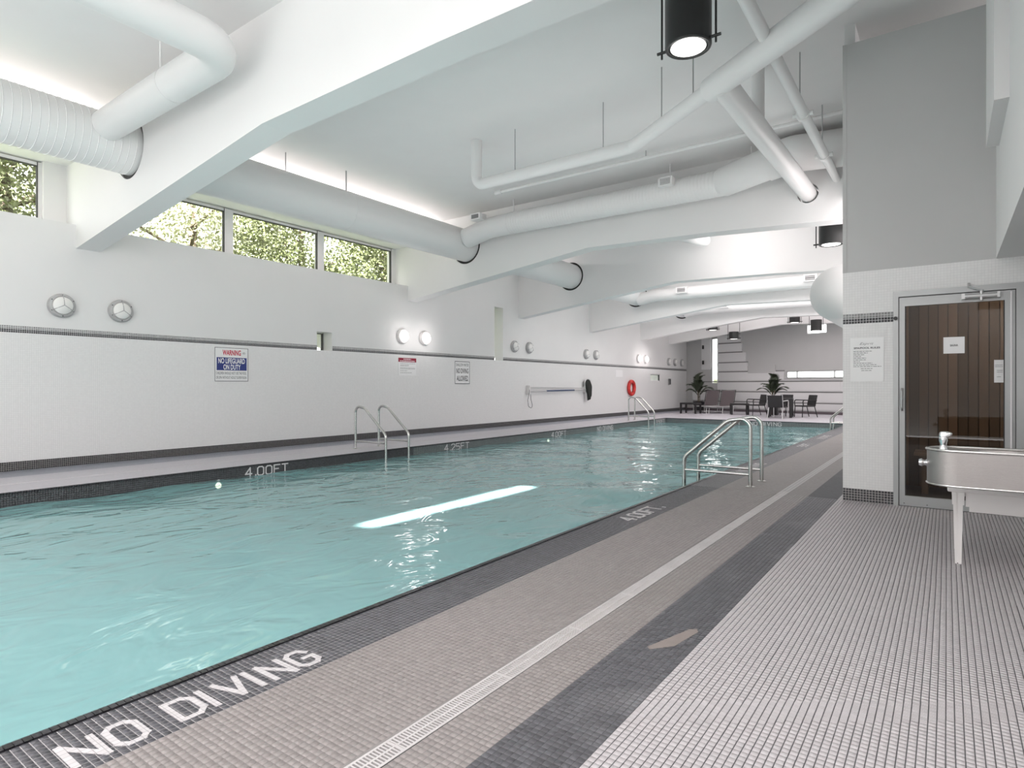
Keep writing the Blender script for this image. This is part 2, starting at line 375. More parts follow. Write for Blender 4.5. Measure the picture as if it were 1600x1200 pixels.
def grid_wall(name, mat_, fn, u, v, t0, t1, holes=(), parent=None):
    """slab with rectangular openings. fn(u,v,t)->xyz"""
    us = sorted(set([u[0], u[1]] + [x for h in holes for x in h[:2]])); vs = sorted(set([v[0], v[1]] + [x for h in holes for x in h[2:]]))
    us = [x for x in us if u[0] <= x <= u[1]]; vs = [x for x in vs if v[0] <= x <= v[1]]
    nu, nv = len(us) - 1, len(vs) - 1
    sol = [[not any(h[0] < (us[i] + us[i + 1]) / 2 < h[1] and h[2] < (vs[j] + vs[j + 1]) / 2 < h[3] for h in holes) for j in range(nv)] for i in range(nu)]
    mb = MB()
    S = lambda i, j: 0 <= i < nu and 0 <= j < nv and sol[i][j]
    for i in range(nu):
        for j in range(nv):
            if not sol[i][j]: continue
            a, b, c, d = us[i], us[i + 1], vs[j], vs[j + 1]
            for t in (t0, t1): mb.add([fn(a, c, t), fn(b, c, t), fn(b, d, t), fn(a, d, t)], [(0, 1, 2, 3)])
            if not S(i - 1, j): mb.add([fn(a, c, t0), fn(a, d, t0), fn(a, d, t1), fn(a, c, t1)], [(0, 1, 2, 3)])
            if not S(i + 1, j): mb.add([fn(b, c, t0), fn(b, d, t0), fn(b, d, t1), fn(b, c, t1)], [(0, 1, 2, 3)])
            if not S(i, j - 1): mb.add([fn(a, c, t0), fn(b, c, t0), fn(b, c, t1), fn(a, c, t1)], [(0, 1, 2, 3)])
            if not S(i, j + 1): mb.add([fn(a, d, t0), fn(b, d, t0), fn(b, d, t1), fn(a, d, t1)], [(0, 1, 2, 3)])
    o = mb.build(name, mat_, parent)
    bm = bmesh.new(); bm.from_mesh(o.data); bmesh.ops.remove_doubles(bm, verts=bm.verts, dist=1e-5); bmesh.ops.recalc_face_normals(bm, faces=bm.faces); bm.to_mesh(o.data); bm.free()
    return o

# ------------------------------------------------------------------ constants of the hall
PX0, PX1, PY0, PY1 = -8.6, -2.54, -2.2, 21.85      # pool
LX = -10.7; WX = -11.2; CEIL = 5.05; SY = 7.2; SX = -0.892; LEDGE = 3.64; SOFF = 4.6
BEAMS = [3.56, 10.5, 15.2, 19.75, 24.3]; BT = 0.32
ZW = -0.17
DY = 7.2        # the deck has real tiles up to here
YS = 0.0

# ------------------------------------------------------------------ floor
floor = thing('floor', 'mosaic tiled pool deck around the swimming pool', 'floor', kind='structure')
def slab(name, x0, x1, y0, y1, m, z1=0.0, z0=-0.12):
    return part(name, MB().box(x0, x1, y0, y1, z0, z1), m, floor)
XS = [PX1, -2.176, -1.54, -1.445, -1.23, -0.94]
# grout beds under the real tiles
g1 = slab('grout_bed', PX1, XS[1], -2.6, DY, M_grout_pale, -0.0015)
g2 = slab('grout_bed', XS[1], XS[2], -2.6, DY, M_grout_mid, -0.0015)
g3 = slab('grout_bed', XS[3], XS[4], -2.6, DY, M_grout_mid, -0.0015)
g4 = slab('grout_bed', XS[4], XS[5], -2.6, DY, M_grout_dk, -0.0015)
g5 = slab('grout_bed', XS[5], 1.6, -2.6, DY, M_grout_dk, -0.0015)
slab('deck_strip', PX1, XS[1], DY, PY1, M_t_edge)
slab('deck_strip', XS[1], XS[2], DY, PY1 + 0.6, M_t_beige)
slab('deck_strip', XS[3], XS[4], DY, PY1 + 0.6, M_t_beige)
slab('deck_strip', XS[4], XS[5], DY, 27.6, M_t_char)
slab('deck_strip', XS[5], 1.6, DY, 9.0, M_t_white)
slab('deck_strip', XS[5], -0.6, 9.0, 27.6, M_t_white)
slab('far_deck', -8.6, XS[4], PY1 + 0.004, 31.0, M_t_left)
slab('left_deck', -9.27, PX0 - 0.004, -3, 31, M_t_left); slab('left_deck', -9.99, -9.31, -3, 31, M_t_left)
slab('left_deck_strip', -10.75, -9.99, -3, 31, M_t_leftdk)
part('drain_channel', MB().box(-9.31, -9.27, -3, 22, -0.05, -0.003), M_white, floor)
fl = lambda u, v, h: (u, v, h - 0.0015)
patch = lambda u, v: (u > -1.06) & (u < -1.02) & (v > 2.60) & (v < 2.66)
def letter_skip(u, v): return np.zeros_like(u, dtype=bool)
nY = int((DY + 0.4) / PITCH); V0 = -0.4 + (DY + 0.4 - nY * PITCH)
tile_field('tile_field', M_g_edge, floor, PX1 + 0.0265, 13, V0, nY, fl, gapu=0.0036, gapv=0.003)
tile_field('tile_field', M_g_beige, floor, XS[1], 24, V0, nY, fl, gapu=0.0022, gapv=0.0022)
tile_field('tile_field', M_g_beige, floor, XS[3], 8, V0, nY, fl, gapu=0.0028, gapv=0.0022, pu=(XS[4] - XS[3]) / 8)
tile_field('tile_field', M_g_char, floor, XS[4], 11, V0, nY, fl, gapu=0.0024, gapv=0.0022, pu=(XS[5] - XS[4]) / 11)
# the 300 largest white tiles (nearest the camera) are single pieces
cand = []
for i in range(0, 95):
    for j in range(0, nY):
        x = XS[5] + (i + 0.5) * PITCH; y = V0 + (j + 0.5) * PITCH
        d = -0.5845 * x + 0.8114 * y; l = 0.8114 * x + 0.5845 * y
        if d > 0.3 and abs(l / d) < 0.84:
            py = 603 + 944 * 1.2 / d
            if py < 1128: cand.append((d, i, j))
cand.sort(); near = set((i, j) for _, i, j in cand[:300])
def skipw(u, v):
    ii = np.round((u - XS[5]) / PITCH - 0.5).astype(int); jj = np.round((v - V0) / PITCH - 0.5).astype(int)
    return np.array([(a, b) in near for a, b in zip(ii, jj)])
tile_field('tile_field', M_g_white, floor, XS[5], 97, V0, nY, fl, gapu=0.0034, gapv=0.0022, skip=skipw, jitter=0.0006)
single_tiles(M_g_white, floor, [(XS[5] + i * PITCH + 0.0017, V0 + j * PITCH + 0.0011, -0.0014) for i, j in near], tile_mesh(PITCH - 0.0034, PITCH - 0.0022, 0.0015))
# warm brown repaired patch in the charcoal strip
part('repaired_patch', MB().prism([(-1.12, 2.62), (-1.10, 2.60), (-1.02, 2.70), (-0.985, 2.92), (-1.00, 2.95), (-1.03, 2.93)], lambda a, b, t: (a, b, t), -0.001, 0.0006),
     mat('brown_patch_mortar', (0.25, 0.215, 0.20), 0.7, var=0.2, vscale=14), floor)

# drain grate
M_grate = mat('grate_plastic', (0.52, 0.50, 0.50), 0.5, var=0.15, vscale=6)
grate = thing('floor_drain_grate', 'long white slotted drain grate running through the beige deck tiles', 'drain', (-1.4925, 0, 0))
part('channel', MB().box(-0.046, 0.046, -2.6, 22.4, -0.06, -0.014), M_plainblk, grate)
for sx in (-1, 1):
    part('edge_gap', MB().box(sx * 0.0472 - 0.0012, sx * 0.0472 + 0.0012, -2.6, 22.4, -0.05, -0.0005), M_plainblk, grate)
part('grate_rail', MB().box(-0.046, -0.036, -2.6, 22.4, -0.03, 0.001), M_grate, grate)
part('grate_rail', MB().box(0.036, 0.046, -2.6, 22.4, -0.03, 0.001), M_grate, grate)
part('grate_rail', MB().box(-0.004, 0.004, -2.6, 22.4, -0.03, 0.001), M_grate, grate)
for k in range(12):
    y0 = 0.2 + k * 0.6
    sl = MB()
    for q in range(43):
        y = y0 + q * 0.0140
        wd = 0.0060 if q else 0.012
        sl.box(-0.037, 0.037, y, y + wd, -0.012, 0.0008)
    s_ = part('grate_slats', sl, M_grate, grate); s_['kind'] = 'stuff'
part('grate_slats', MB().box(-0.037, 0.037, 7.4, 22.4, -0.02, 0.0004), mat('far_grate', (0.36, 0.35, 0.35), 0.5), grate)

# ------------------------------------------------------------------ pool
pool = thing('swimming_pool', 'long swimming pool basin edged with black tiles', 'pool', ((PX0 + PX1) / 2, 10, 0), kind='structure')
po = pool.location
part('pool_wall', MB(po).box(PX0 - 0.1, PX0, PY0, PY1, -0.30, -0.001), M_t_poolside, pool)
part('pool_wall', MB(po).box(PX1, PX1 + 0.1, PY0, PY1, -0.30, -0.125), M_t_poolside, pool)
part('pool_wall', MB(po).box(PX0, PX1, PY1, PY1 + 0.1, -0.30, -0.125), M_t_poolfar, pool)
part('pool_wall', MB(po).box(PX0 + 0.001, PX1 - 0.001, PY1 - 0.002, PY1 + 0.05, -0.3, -0.002), M_t_poolfar, pool)
part('pool_basin', MB(po).box(PX0, PX0 + 0.01, PY0, PY1, -1.4, -0.30).box(PX1 - 0.01, PX1, PY0, PY1, -1.4, -0.3).box(PX0, PX1, PY1 - 0.01, PY1, -1.4, -0.3).box(PX0, PX1, PY0, PY0 + 0.01, -1.4, -0.01).box(PX0, PX1, PY0, PY1, -1.5, -1.4), M_poolplaster, pool)
tile_field('tile_field', M_g_base, pool, -0.4, int(9 / PITCH), -0.21, 8, lambda u, v, h: (PX0 + h + 0.001 - po.x, u - po.y, v), gapu=0.003, gapv=0.003)
tile_field('coping_tile_row', M_g_coping, pool, -0.4, int(22.2 / PITCH), -0.028, 1, lambda u, v, h: (PX0 + h + 0.004 - po.x, u - po.y, v + 0.001), gapu=0.003, gapv=0.001, th=0.004)
tile_field('coping_tile_row', M_g_coping, pool, PX0, int(6.06 / PITCH), -0.028, 1, lambda u, v, h: (u - po.x, PY1 - h - 0.004 - po.y, v + 0.001), gapu=0.003, gapv=0.001, th=0.004)
# rounded black coping pieces on the near side: quarter round pieces, the first 260 single
def coping_mesh(k):
    me = bpy.data.meshes.new('coping_tile'); L_ = PITCH - 0.0028
    prof = [(0.0245, -0.002), (0.0245, 0.004), (-0.005, 0.005), (-0.018, 0.001), (-0.026, -0.012), (-0.027, -0.05), (0.0, -0.05)]
    n = len(prof); vs = [(x, 0, z) for x, z in prof] + [(x, L_, z) for x, z in prof]
    me.from_pydata(vs, [], [tuple(range(n)), tuple(range(2 * n - 1, n - 1, -1))] + [(i, n + i, n + (i + 1) % n, (i + 1) % n) for i in range(n)])
    return me
cm = bpy.data.meshes
single_tiles(M_g_coping, pool, [(PX1 - po.x, 0.3 + k * PITCH - po.y, 0) for k in range(280)], coping_mesh, 'coping_tile')
mb = MB(po)
yy = 0.3 + 280 * PITCH
while yy < PY1:
    mb.add([(PX1 + x, yy + t, z) for t in (0, PITCH - 0.003) for x, z in [(0.0245, -0.002), (0.0245, 0.004), (-0.005, 0.005), (-0.020, -0.002), (-0.027, -0.05)]],
           [(1, 6, 7, 2), (2, 7, 8, 3), (3, 8, 9, 4)])
    yy += PITCH
o = mb.build('coping_tile_row', M_g_coping, pool); o['kind'] = 'stuff'
part('coping_bed', MB(po).box(PX1 - 0.016, PX1 + 0.03, -2.4, PY1, -0.12, -0.0015), M_grout_pale, pool)
# underwater lamps
for (y, z) in ((4.62, -0.245), (13.55, -0.245)):
    t = thing('pool_light', 'glowing round underwater lamp in the left pool wall, ' + ('nearer one' if y < 8 else 'farther one'), 'pool light', (PX0, y, z))
    part('lamp_ring', MB().lathe([(0.085, 0.0), (0.085, 0.02), (0.065, 0.025)], (0, 0, 0), 'X', 24), M_steel, t)
    part('lamp_lens', MB().lathe([(0.045, 0.0), (0.045, 0.028), (0.02, 0.034)], (0, 0, 0), 'X', 24), M_poollight, t)

# water surface with real ripples
def make_water():
    nx, ny = 170, 560
    x = np.linspace(PX0 + 0.002, PX1 - 0.002, nx); y = np.linspace(-1.5, PY1 - 0.004, ny)
    X, Y = np.meshgrid(x, y, indexing='ij'); Z = np.zeros_like(X); rng = np.random.RandomState(11)
    for k in range(46):
        lam = 0.4 + 1.7 * rng.rand() ** 1.3; th = rng.randn() * 0.9 + 1.1; kk = 2 * PI / lam
        Z += 0.0010 * lam ** 1.1 * np.sin(kk * (X * math.cos(th) + Y * math.sin(th)) + rng.rand() * 6.28 + 0.7 * np.sin(0.9 * X + 0.7 * Y + rng.rand() * 6))
    Z *= 1.0 + 0.3 * np.sin(0.5 * X + 0.33 * Y)
    co = np.stack([X - po.x, Y - 10, Z + ZW], -1).reshape(-1, 3)
    i, j = np.meshgrid(np.arange(nx - 1), np.arange(ny - 1), indexing='ij'); a = (i * ny + j).ravel()
    F = np.stack([a, a + ny, a + ny + 1, a + 1], 1)
    me = bpy.data.meshes.new('pool_water'); me.vertices.add(len(co)); me.vertices.foreach_set('co', co.ravel())
    me.loops.add(F.size); me.loops.foreach_set('vertex_index', F.ravel().astype(np.int32))
    me.polygons.add(len(F)); me.polygons.foreach_set('loop_start', (np.arange(len(F)) * 4).astype(np.int32)); me.update(calc_edges=True)
    me.polygons.foreach_set('use_smooth', [True] * len(F)); me.materials.append(M_water)
    o = bpy.data.objects.new('pool_water', me); C.objects.link(o); o.location = (po.x, 10, 0)
    tag(o, 'rippling turquoise water filling the swimming pool', 'water', kind='stuff')
make_water()

# ------------------------------------------------------------------ tile lettering
GL = {'N': [[(0, 0), (0, 6), (4, 0), (4, 6)]], 'O': [[(1, 0), (3, 0), (4, 1), (4, 5), (3, 6), (1, 6), (0, 5), (0, 1), (1, 0)]],
      'D': [[(0, 0), (2.8, 0), (4, 1.2), (4, 4.8), (2.8, 6), (0, 6), (0, 0)]], 'I': [[(2, 0), (2, 6)]], 'V': [[(0, 6), (2, 0), (4, 6)]],
      'G': [[(4, 4.6), (3, 6), (1, 6), (0, 5), (0, 1), (1, 0), (3, 0), (4, 1), (4, 2.8), (2.2, 2.8)]], 'F': [[(0, 0), (0, 6), (4, 6)], [(0, 3.2), (3, 3.2)]],
      'T': [[(2, 0), (2, 6)], [(0, 6), (4, 6)]], '4': [[(3, 0), (3, 6), (0, 1.8), (4, 1.8)]], '0': [[(1, 0), (3, 0), (4, 1), (4, 5), (3, 6), (1, 6), (0, 5), (0, 1), (1, 0)]],
      '2': [[(0, 5), (1, 6), (3, 6), (4, 5), (4, 3.8), (0, 0), (4, 0)]], '5': [[(4, 6), (0, 6), (0, 3.4), (3, 3.4), (4, 2.4), (4, 1), (3, 0), (0, 0)]],
      '3': [[(0, 6), (4, 6), (4, 0), (0, 0)], [(1, 3.1), (4, 3.1)]], '.': [[(1, 0), (1, 0.8)]]}
ADV = {'I': 2.6, '.': 2.2, ' ': 3.2}
def lettering(name, label, text, org, ex, ey, ez, h, length, th=0.0022):
    """strokes cut from white tile, one part per character"""
    org = Vector(org); ex = Vector(ex); ey = Vector(ey); ez = Vector(ez)
    tot = sum(ADV.get(c, 5.6) for c in text) - 1.6; su = length / tot; sv = h / 6; w = 0.44
    t = thing(name, label, 'lettering', org)
    x = 0
    for c in text:
        adv = ADV.get(c, 5.6)
        if c != ' ':
            mb = MB(); lift = 0.0
            for pl in GL[c]:
                for a, b in zip(pl, pl[1:]):
                    o_ = -2 if c == 'I' else 0
                    lift += 0.00012
                    ax, ay, bx, by = (a[0] + o_ + 0.0), a[1], (b[0] + o_), b[1]
                    A = Vector(((ax + x) * su, ay * sv)); B = Vector(((bx + x) * su, by * sv)); d = (B - A).normalized(); n = Vector((-d.y, d.x)) * w * sv; e = d * w * sv * 0.8
                    q = [A - e + n, A - e - n, B + e - n, B + e + n]
                    mb.add([ex * p.x + ey * p.y + ez * z for z in (-0.0005, th + lift) for p in q], [(4, 5, 6, 7), (0, 1, 5, 4), (1, 2, 6, 5), (2, 3, 7, 6), (3, 0, 4, 7)])
            mb.build('letter', M_letter if abs(ez.z) < 0.5 else M_t_letter, t)
        x += adv
    return t
DX = ((0, 1, 0), (-1, 0, 0), (0, 0, 1)); LWX = ((0, 1, 0), (0, 0, 1), (1, 0, 0)); FWX = ((1, 0, 0), (0, 0, 1), (0, -1, 0))
lettering('deck_lettering', 'white tile words NO DIVING in the near dark pool edge strip', 'NO DIVING', (-2.225, 0.741, 0.0), *DX, 0.158, 0.923)
lettering('deck_lettering', 'white tile depth mark 4.00FT. in the dark strip before the near ladder', '4.00FT.', (-2.265, 4.98, 0.0), *DX, 0.15, 0.74)
lettering('deck_lettering', 'white tile words NO DIVING in the dark strip beyond the near ladder', 'NO DIVING', (-2.26, 8.75, 0.0), *DX, 0.15, 1.1)
lettering('deck_lettering', 'white tile depth mark 3.50FT. in the dark strip by the far right deck', '3.50FT.', (-2.26, 13.0, 0.0), *DX, 0.15, 0.75)
lettering('deck_lettering', 'white tile words NO DIVING in the farthest dark strip on the right', 'NO DIVING', (-2.26, 15.2, 0.0), *DX, 0.15, 1.1)
for txt, y0, y1, lab in (('4.00FT', 5.05, 5.77, 'white 4.00FT depth mark on the left pool wall nearest the camera'), ('4.25FT', 9.5, 10.3, 'white 4.25FT depth mark on the left pool wall past the left ladder'),
                         ('4.00FT', 13.75, 14.5, 'white 4.00FT depth mark on the left pool wall below the wall pole'), ('NO DIVING', 16.35, 17.4, 'white NO DIVING words on the far left pool wall'),
                         ('3.50FT', 20.9, 21.7, 'white 3.50FT depth mark by the far left pool corner')):
    lettering('pool_wall_lettering', lab, txt, (PX0 + 0.0035, y0, -0.175), *LWX, 0.13, y1 - y0)
lettering('pool_wall_lettering', 'white 3.50FT depth mark on the far end wall of the pool', '3.50FT', (-6.5, PY1 - 0.004, -0.16), *FWX, 0.12, 0.62)
lettering('pool_wall_lettering', 'white NO DIVING words on the far end wall of the pool', 'NO DIVING', (-5.56, PY1 - 0.004, -0.16), *FWX, 0.12, 1.02)

# ------------------------------------------------------------------ left wall
wl = thing('wall_left', 'long white left wall of the hall with tiled lower half', 'wall', kind='structure')
fx = lambda u, v, t: (t, u, v)
H_A = (7.87, 8.25, 2.06, 2.34); H_A2 = (7.87, 8.25, 1.95, 2.06)
holes = [(7.87, 8.25, 1.95, 2.34), (13.98, 14.4, 1.95, 3.51), (25.36, 26.46, 1.41, 1.74)]
grid_wall('painted_wall', M_paint, fx, (-3, 10.5 + BT), (2.055, LEDGE), WX - 0.15, LX, holes, wl)
grid_wall('painted_wall', M_paint, fx, (10.5 + BT, 30.6), (2.055, CEIL), WX - 0.15, LX, holes, wl)
grid_wall('tiled_wall', M_t_wall, fx, (-3, 30.6), (0.13, 1.955), WX - 0.15, LX + 0.006, holes, wl)
part('grout_strip', MB().box(LX - 0.3, LX + 0.002, -3, 7.87, 1.955, 2.055).box(LX - 0.3, LX + 0.002, 8.25, 13.98, 1.955, 2.055).box(LX - 0.3, LX + 0.002, 14.4, 30.6, 1.955, 2.055), M_signpale, wl)
part('grout_strip', MB().box(LX - 0.3, LX + 0.004, -3, 30.6, 0, 0.13), mat('base_grout', (0.36, 0.35, 0.33), 0.8), wl)
sk = lambda u, v: ((u > 7.86) & (u < 8.26)) | ((u > 13.97) & (u < 14.41))
tile_field('tile_field', M_g_base, wl, -0.5, int(31 / PITCH), 1.955, 2, lambda u, v, h: (LX + 0.002 + h, u, v), gapu=0.004, gapv=0.004, pv=0.025, th=0.003, skip=sk)
tile_field('tile_field', M_g_midband, wl, -0.5, int(31 / PITCH), 2.005, 2, lambda u, v, h: (LX + 0.002 + h, u, v), gapu=0.006, gapv=0.006, pv=0.025, th=0.003, skip=sk)
tile_field('tile_field', M_g_base, wl, -0.5, int(31 / PITCH), 0.0, 5, lambda u, v, h: (LX + 0.004 + h, u, v), gapu=0.004, gapv=0.004, th=0.003)
# head wall over the windows
part('window_lintel', MB().box(WX - 0.15, LX, -3, 10.5 + BT, SOFF, CEIL), M_beam, wl)
# end piers between window and beams
part('window_jamb', MB().box(WX - 0.15, WX + 0.12, 3.27, BEAMS[0], LEDGE, SOFF), M_beam, wl)
part('window_jamb', MB().box(WX - 0.15, WX + 0.05, 10.42, 10.5, LEDGE, SOFF), M_beam, wl)

def window(idx, label, ys, z0, z1, x, mull=0.055, frame=0.05):
    """ys: list of pane limits along Y, glazing in plane x"""
    w = thing('window_%d' % idx, label, 'window', (x, ys[0], z0), kind='structure')
    y0, y1 = ys[0], ys[-1]; off = (x, ys[0], z0)
    part('frame_rail', MB(off).box(x - 0.05, x + 0.05, y0, y1, z1 - frame, z1), M_winframe, w)
    part('frame_rail', MB(off).box(x - 0.05, x + 0.05, y0, y1, z0, z0 + frame), M_winframe, w)
    part('gasket', MB(off).box(x - 0.01, x + 0.052, y0, y1, z1 - frame - 0.012, z1 - frame), M_aludk, w)
    for i, y in enumerate(ys):
        a = y if i == 0 else y - mull / 2; b = y + frame if i == 0 else (y if i == len(ys) - 1 else y + mull / 2)
        if i == len(ys) - 1: a = y - frame
        part('mullion', MB(off).box(x - 0.05, x + 0.055, a, b, z0, z1), M_winframe, w)
        part('gasket', MB(off).box(x - 0.01, x + 0.057, a - 0.012, a - 0.001, z0, z1), M_aludk, w)
    for a, b in zip(ys, ys[1:]):
        part('pane', MB(off).box(x - 0.004, x + 0.004, a + 0.02, b - 0.02, z0 + 0.02, z1 - 0.02), M_glass, w)
    return w
window(1, 'high window strip left of the nearest beam, trees outside', [-2.6, -0.4, 1.45, 3.27], LEDGE, 4.58, WX)
window(2, 'high three-pane window strip between the first two beams', [3.9, 6.21, 8.3, 10.42], LEDGE, 4.58, WX, mull=0.17)
window(3, 'small square glazed opening in the wall above the tiles', [7.87, 8.25], 1.955, 2.34, LX - 0.34, frame=0.008)
window(4, 'tall narrow glazed slot in the left wall', [13.98, 14.4], 1.955, 3.51, WX - 0.05, frame=0.03)
window(5, 'small low window at the far end of the left wall', [25.36, 26.46], 1.41, 1.74, LX - 0.06, frame=0.035)
for y0, y1 in ((-2.6, 3.27), (3.9, 10.4)):
    p = lamp('window_portal', 'AREA', (WX + 0.12, (y0 + y1) / 2, 4.1), 1, (0, -PI / 2, 0), (0.9, y1 - y0)); p.data.cycles.is_portal = True

# ------------------------------------------------------------------ ceiling with an unseen slot added to shape the sun streak on the water
grid_wall('ceiling', M_ceil, lambda u, v, t: (u, v, t), (-11.4, 1.8), (-3.2, 31), CEIL, CEIL + 0.12, [(-4.54, -4.30, -1.35, 1.6)])
tag(bpy.data.objects['ceiling'], 'flat pale grey ceiling above the pool', 'ceiling', kind='structure')

# ------------------------------------------------------------------ beams
def beam(y, xr, idx, label):
    dz = 0.0 if idx < 3 else 0.10
    prof = [(-11.35, 3.2 - dz), (LX, 3.28 - dz), (-5.75, 3.915 - dz), (-3.3, (3.86 if idx else 3.94) - dz), (xr, (3.74 if idx else 3.9) - dz), (xr, CEIL + 0.01), (-11.35, CEIL + 0.01)]
    mb = MB((0, y, 0)); mb.prism(prof, lambda a, b, t: (a, t, b), y, y + BT)
    o = mb.build('ceiling_beam', M_beam)
    o.location = (0, y, 0)
    cut = MB(); cut.tube([(-8.85, -0.5, 4.37), (-8.85, BT + 0.5, 4.37)], 0.405, 40)
    if idx == 1: cut.tube([(-1.79, -0.5, 4.25), (-1.79, BT + 0.5, 4.25)], 0.155, 24)
    co_ = cut.build('cutter', None); co_.location = (0, y, 0)
    md = o.modifiers.new('b', 'BOOLEAN'); md.operation = 'DIFFERENCE'; md.object = co_; md.solver = 'EXACT'
    dg = bpy.context.evaluated_depsgraph_get(); dg.update()
    me = bpy.data.meshes.new_from_object(o.evaluated_get(dg)); o.modifiers.clear(); o.data = me
    if not me.materials: me.materials.append(M_beam)
    bpy.data.objects.remove(co_)
    s = MB(); rim = []
    n = 40
    for rr in (0.354, 0.405):
        for k in range(n):
            a = 2 * PI * k / n; rim.append((-8.85 + rr * math.cos(a), 0.02, 4.37 + rr * math.sin(a)))
    s.add(rim, [(k, (k + 1) % n, n + (k + 1) % n, n + k) for k in range(n)])
    s.build('dark_gap_ring', M_rubber, o)  # dark ring put in to blacken the gap around the duct
    tag(o, label, 'beam', 'haunched ceiling beams across the hall', kind='structure')
BL = ['nearest haunched white beam, crossing the upper left corner', 'second haunched white beam, ending right of the three-pane window', 'third haunched white beam from the camera',
      'fourth haunched white beam from the camera', 'fifth haunched white beam from the camera', 'last haunched beam, closest to the far end wall']
for i, y in enumerate(BEAMS + [27.6]): beam(y, 1.6 if i == 0 else SX + 0.02, i, BL[i])

# ------------------------------------------------------------------ sauna block and right side
wr = thing('wall_right', 'tiled wall block on the right holding the sauna door', 'wall', kind='structure')
fy = lambda u, v, t: (u, t, v)
grid_wall('tiled_wall', M_t_wallx, fy, (SX, 1.6), (0.13, 1.847), SY, SY + 0.12, [(-0.44, 0.568, 0.13, 1.847)], wr)
grid_wall('tiled_wall', M_t_wallx, fy, (SX, 1.6), (1.951, 2.386), SY, SY + 0.12, [(-0.44, 0.568, 1.951, 2.146)], wr)
part('grout_strip', MB().box(SX, -0.44, SY - 0.0, SY + 0.12, 1.847, 1.951).box(0.568, 1.6, SY, SY + 0.12, 1.847, 1.951), M_signpale, wr)
part('grout_strip', MB().box(SX, -0.44, SY - 0.0, SY + 0.12, 0, 0.13).box(0.568, 1.6, SY, SY + 0.12, 0, 0.13), mat('base_grout_front', (0.55, 0.53, 0.52), 0.8), wr)
part('painted_wall', MB().box(SX, 1.6, SY - 0.002, SY + 0.12, 2.386, 4.78), M_greypaint, wr)
part('corner_bead', MB().box(SX - 0.001, SX + 0.035, SY - 0.006, SY, 2.386, 4.78), M_greypaint, wr)
part('side_wall', MB().box(SX, SX + 0.1, SY + 0.12, 27.8, 0, CEIL), M_paint, wr)
part('block_top', MB().box(SX, 1.6, SY, 9.2, 4.7, 4.78), M_paint, wr)
fyy = lambda u, v, h: (u, SY - h, v)
tile_field('tile_field', M_g_base, wr, SX, 17, 0.0, 5, fyy, gapu=0.0035, gapv=0.0035, pu=(-0.44 - SX) / 17)
tile_field('tile_field', M_g_base, wr, SX, 17, 1.847, 2, fyy, gapu=0.0035, gapv=0.0035, pu=(-0.44 - SX) / 17)
tile_field('tile_field', M_g_midband, wr, SX, 17, 1.899, 2, fyy, gapu=0.0035, gapv=0.0035, pu=(-0.44 - SX) / 17)
tile_field('tile_field', M_g_base, wr, 0.57, 39, 0.0, 5, fyy, gapu=0.0035, gapv=0.0035)
part('bulkhead', MB().box(0.37, 1.6, 2.5, SY - 0.002, 2.386, CEIL), M_paint, wr)
part('bulkhead', MB().box(0.28, 0.37, 5.7, 6.8, 3.31, CEIL), M_paint, wr)
part('outer_wall', MB().box(1.5, 1.6, -3.1, SY, 0, 2.386), M_t_wall, wr)
wb = thing('wall_back', 'plain wall behind the camera', 'wall', kind='structure')
part('painted_wall', MB().box(-11.4, 1.6, -3.2, -3.1, 0, CEIL), M_paint, wb)

# sauna door
door = thing('door_1', 'grey aluminium framed glass sauna door', 'door', (-0.44, SY, 0), kind='structure')
dm = lambda: MB((-0.44, SY, 0))
part('frame_post', dm().box(-0.44, -0.397, SY - 0.03, SY + 0.1, 0, 2.146), M_alu, door)
part('frame_post', dm().box(0.512, 0.568, SY - 0.03, SY + 0.1, 0, 2.146), M_alu, door)
part('frame_head', dm().box(-0.397, 0.512, SY - 0.03, SY + 0.1, 2.09, 2.146), M_alu, door)
part('shadow_gap', dm().box(-0.397, 0.512, SY + 0.02, SY + 0.03, 0.0, 2.09), M_aludk, door)
bpy.data.objects.remove(door.children[-1])
part('shadow_gap', dm().box(-0.397, -0.391, SY - 0.005, SY + 0.03, 0, 2.09).box(-0.397, 0.512, SY - 0.005, SY + 0.03, 2.082, 2.09).box(0.506, 0.512, SY - 0.005, SY + 0.03, 0, 2.09).box(-0.397, 0.512, SY - 0.005, SY + 0.03, 0, 0.006), M_aludk, door)
leaf = part('door_stile', dm().box(-0.391, -0.343, SY - 0.012, SY + 0.035, 0.006, 2.082), M_alu, door)
part('door_stile', dm().box(0.432, 0.506, SY - 0.012, SY + 0.035, 0.006, 2.082), M_alu, door)
part('door_stile', dm().box(0.470, 0.482, SY - 0.032, SY - 0.010, 0.03, 2.07), M_winframe, door)
part('door_rail', dm().box(-0.343, 0.432, SY - 0.012, SY + 0.035, 1.995, 2.082), M_alu, door)
part('door_rail', dm().box(-0.343, 0.432, SY - 0.012, SY + 0.035, 0.006, 0.105), M_alu, door)
part('gasket', dm().box(-0.343, -0.334, SY + 0.0, SY + 0.03, 0.105, 1.995).box(0.424, 0.432, SY, SY + 0.03, 0.105, 1.995), M_aludk, door)
part('glass_pane', dm().box(-0.335, 0.424, SY + 0.008, SY + 0.014, 0.10, 2.0), M_doorglass, door)
part('pull_handle', dm().tube(fillet([(-0.367, SY - 0.01, 1.17), (-0.367, SY - 0.06, 1.17), (-0.367, SY - 0.06, 0.96), (-0.367, SY - 0.01, 0.96)], 0.03), 0.010, 10), M_alu, door, smooth=True)
part('lock_knob', dm().lathe([(0.018, -0.05), (0.018, -0.03)], (-0.42, SY, 1.877), 'Y', 20), M_blackm, door)
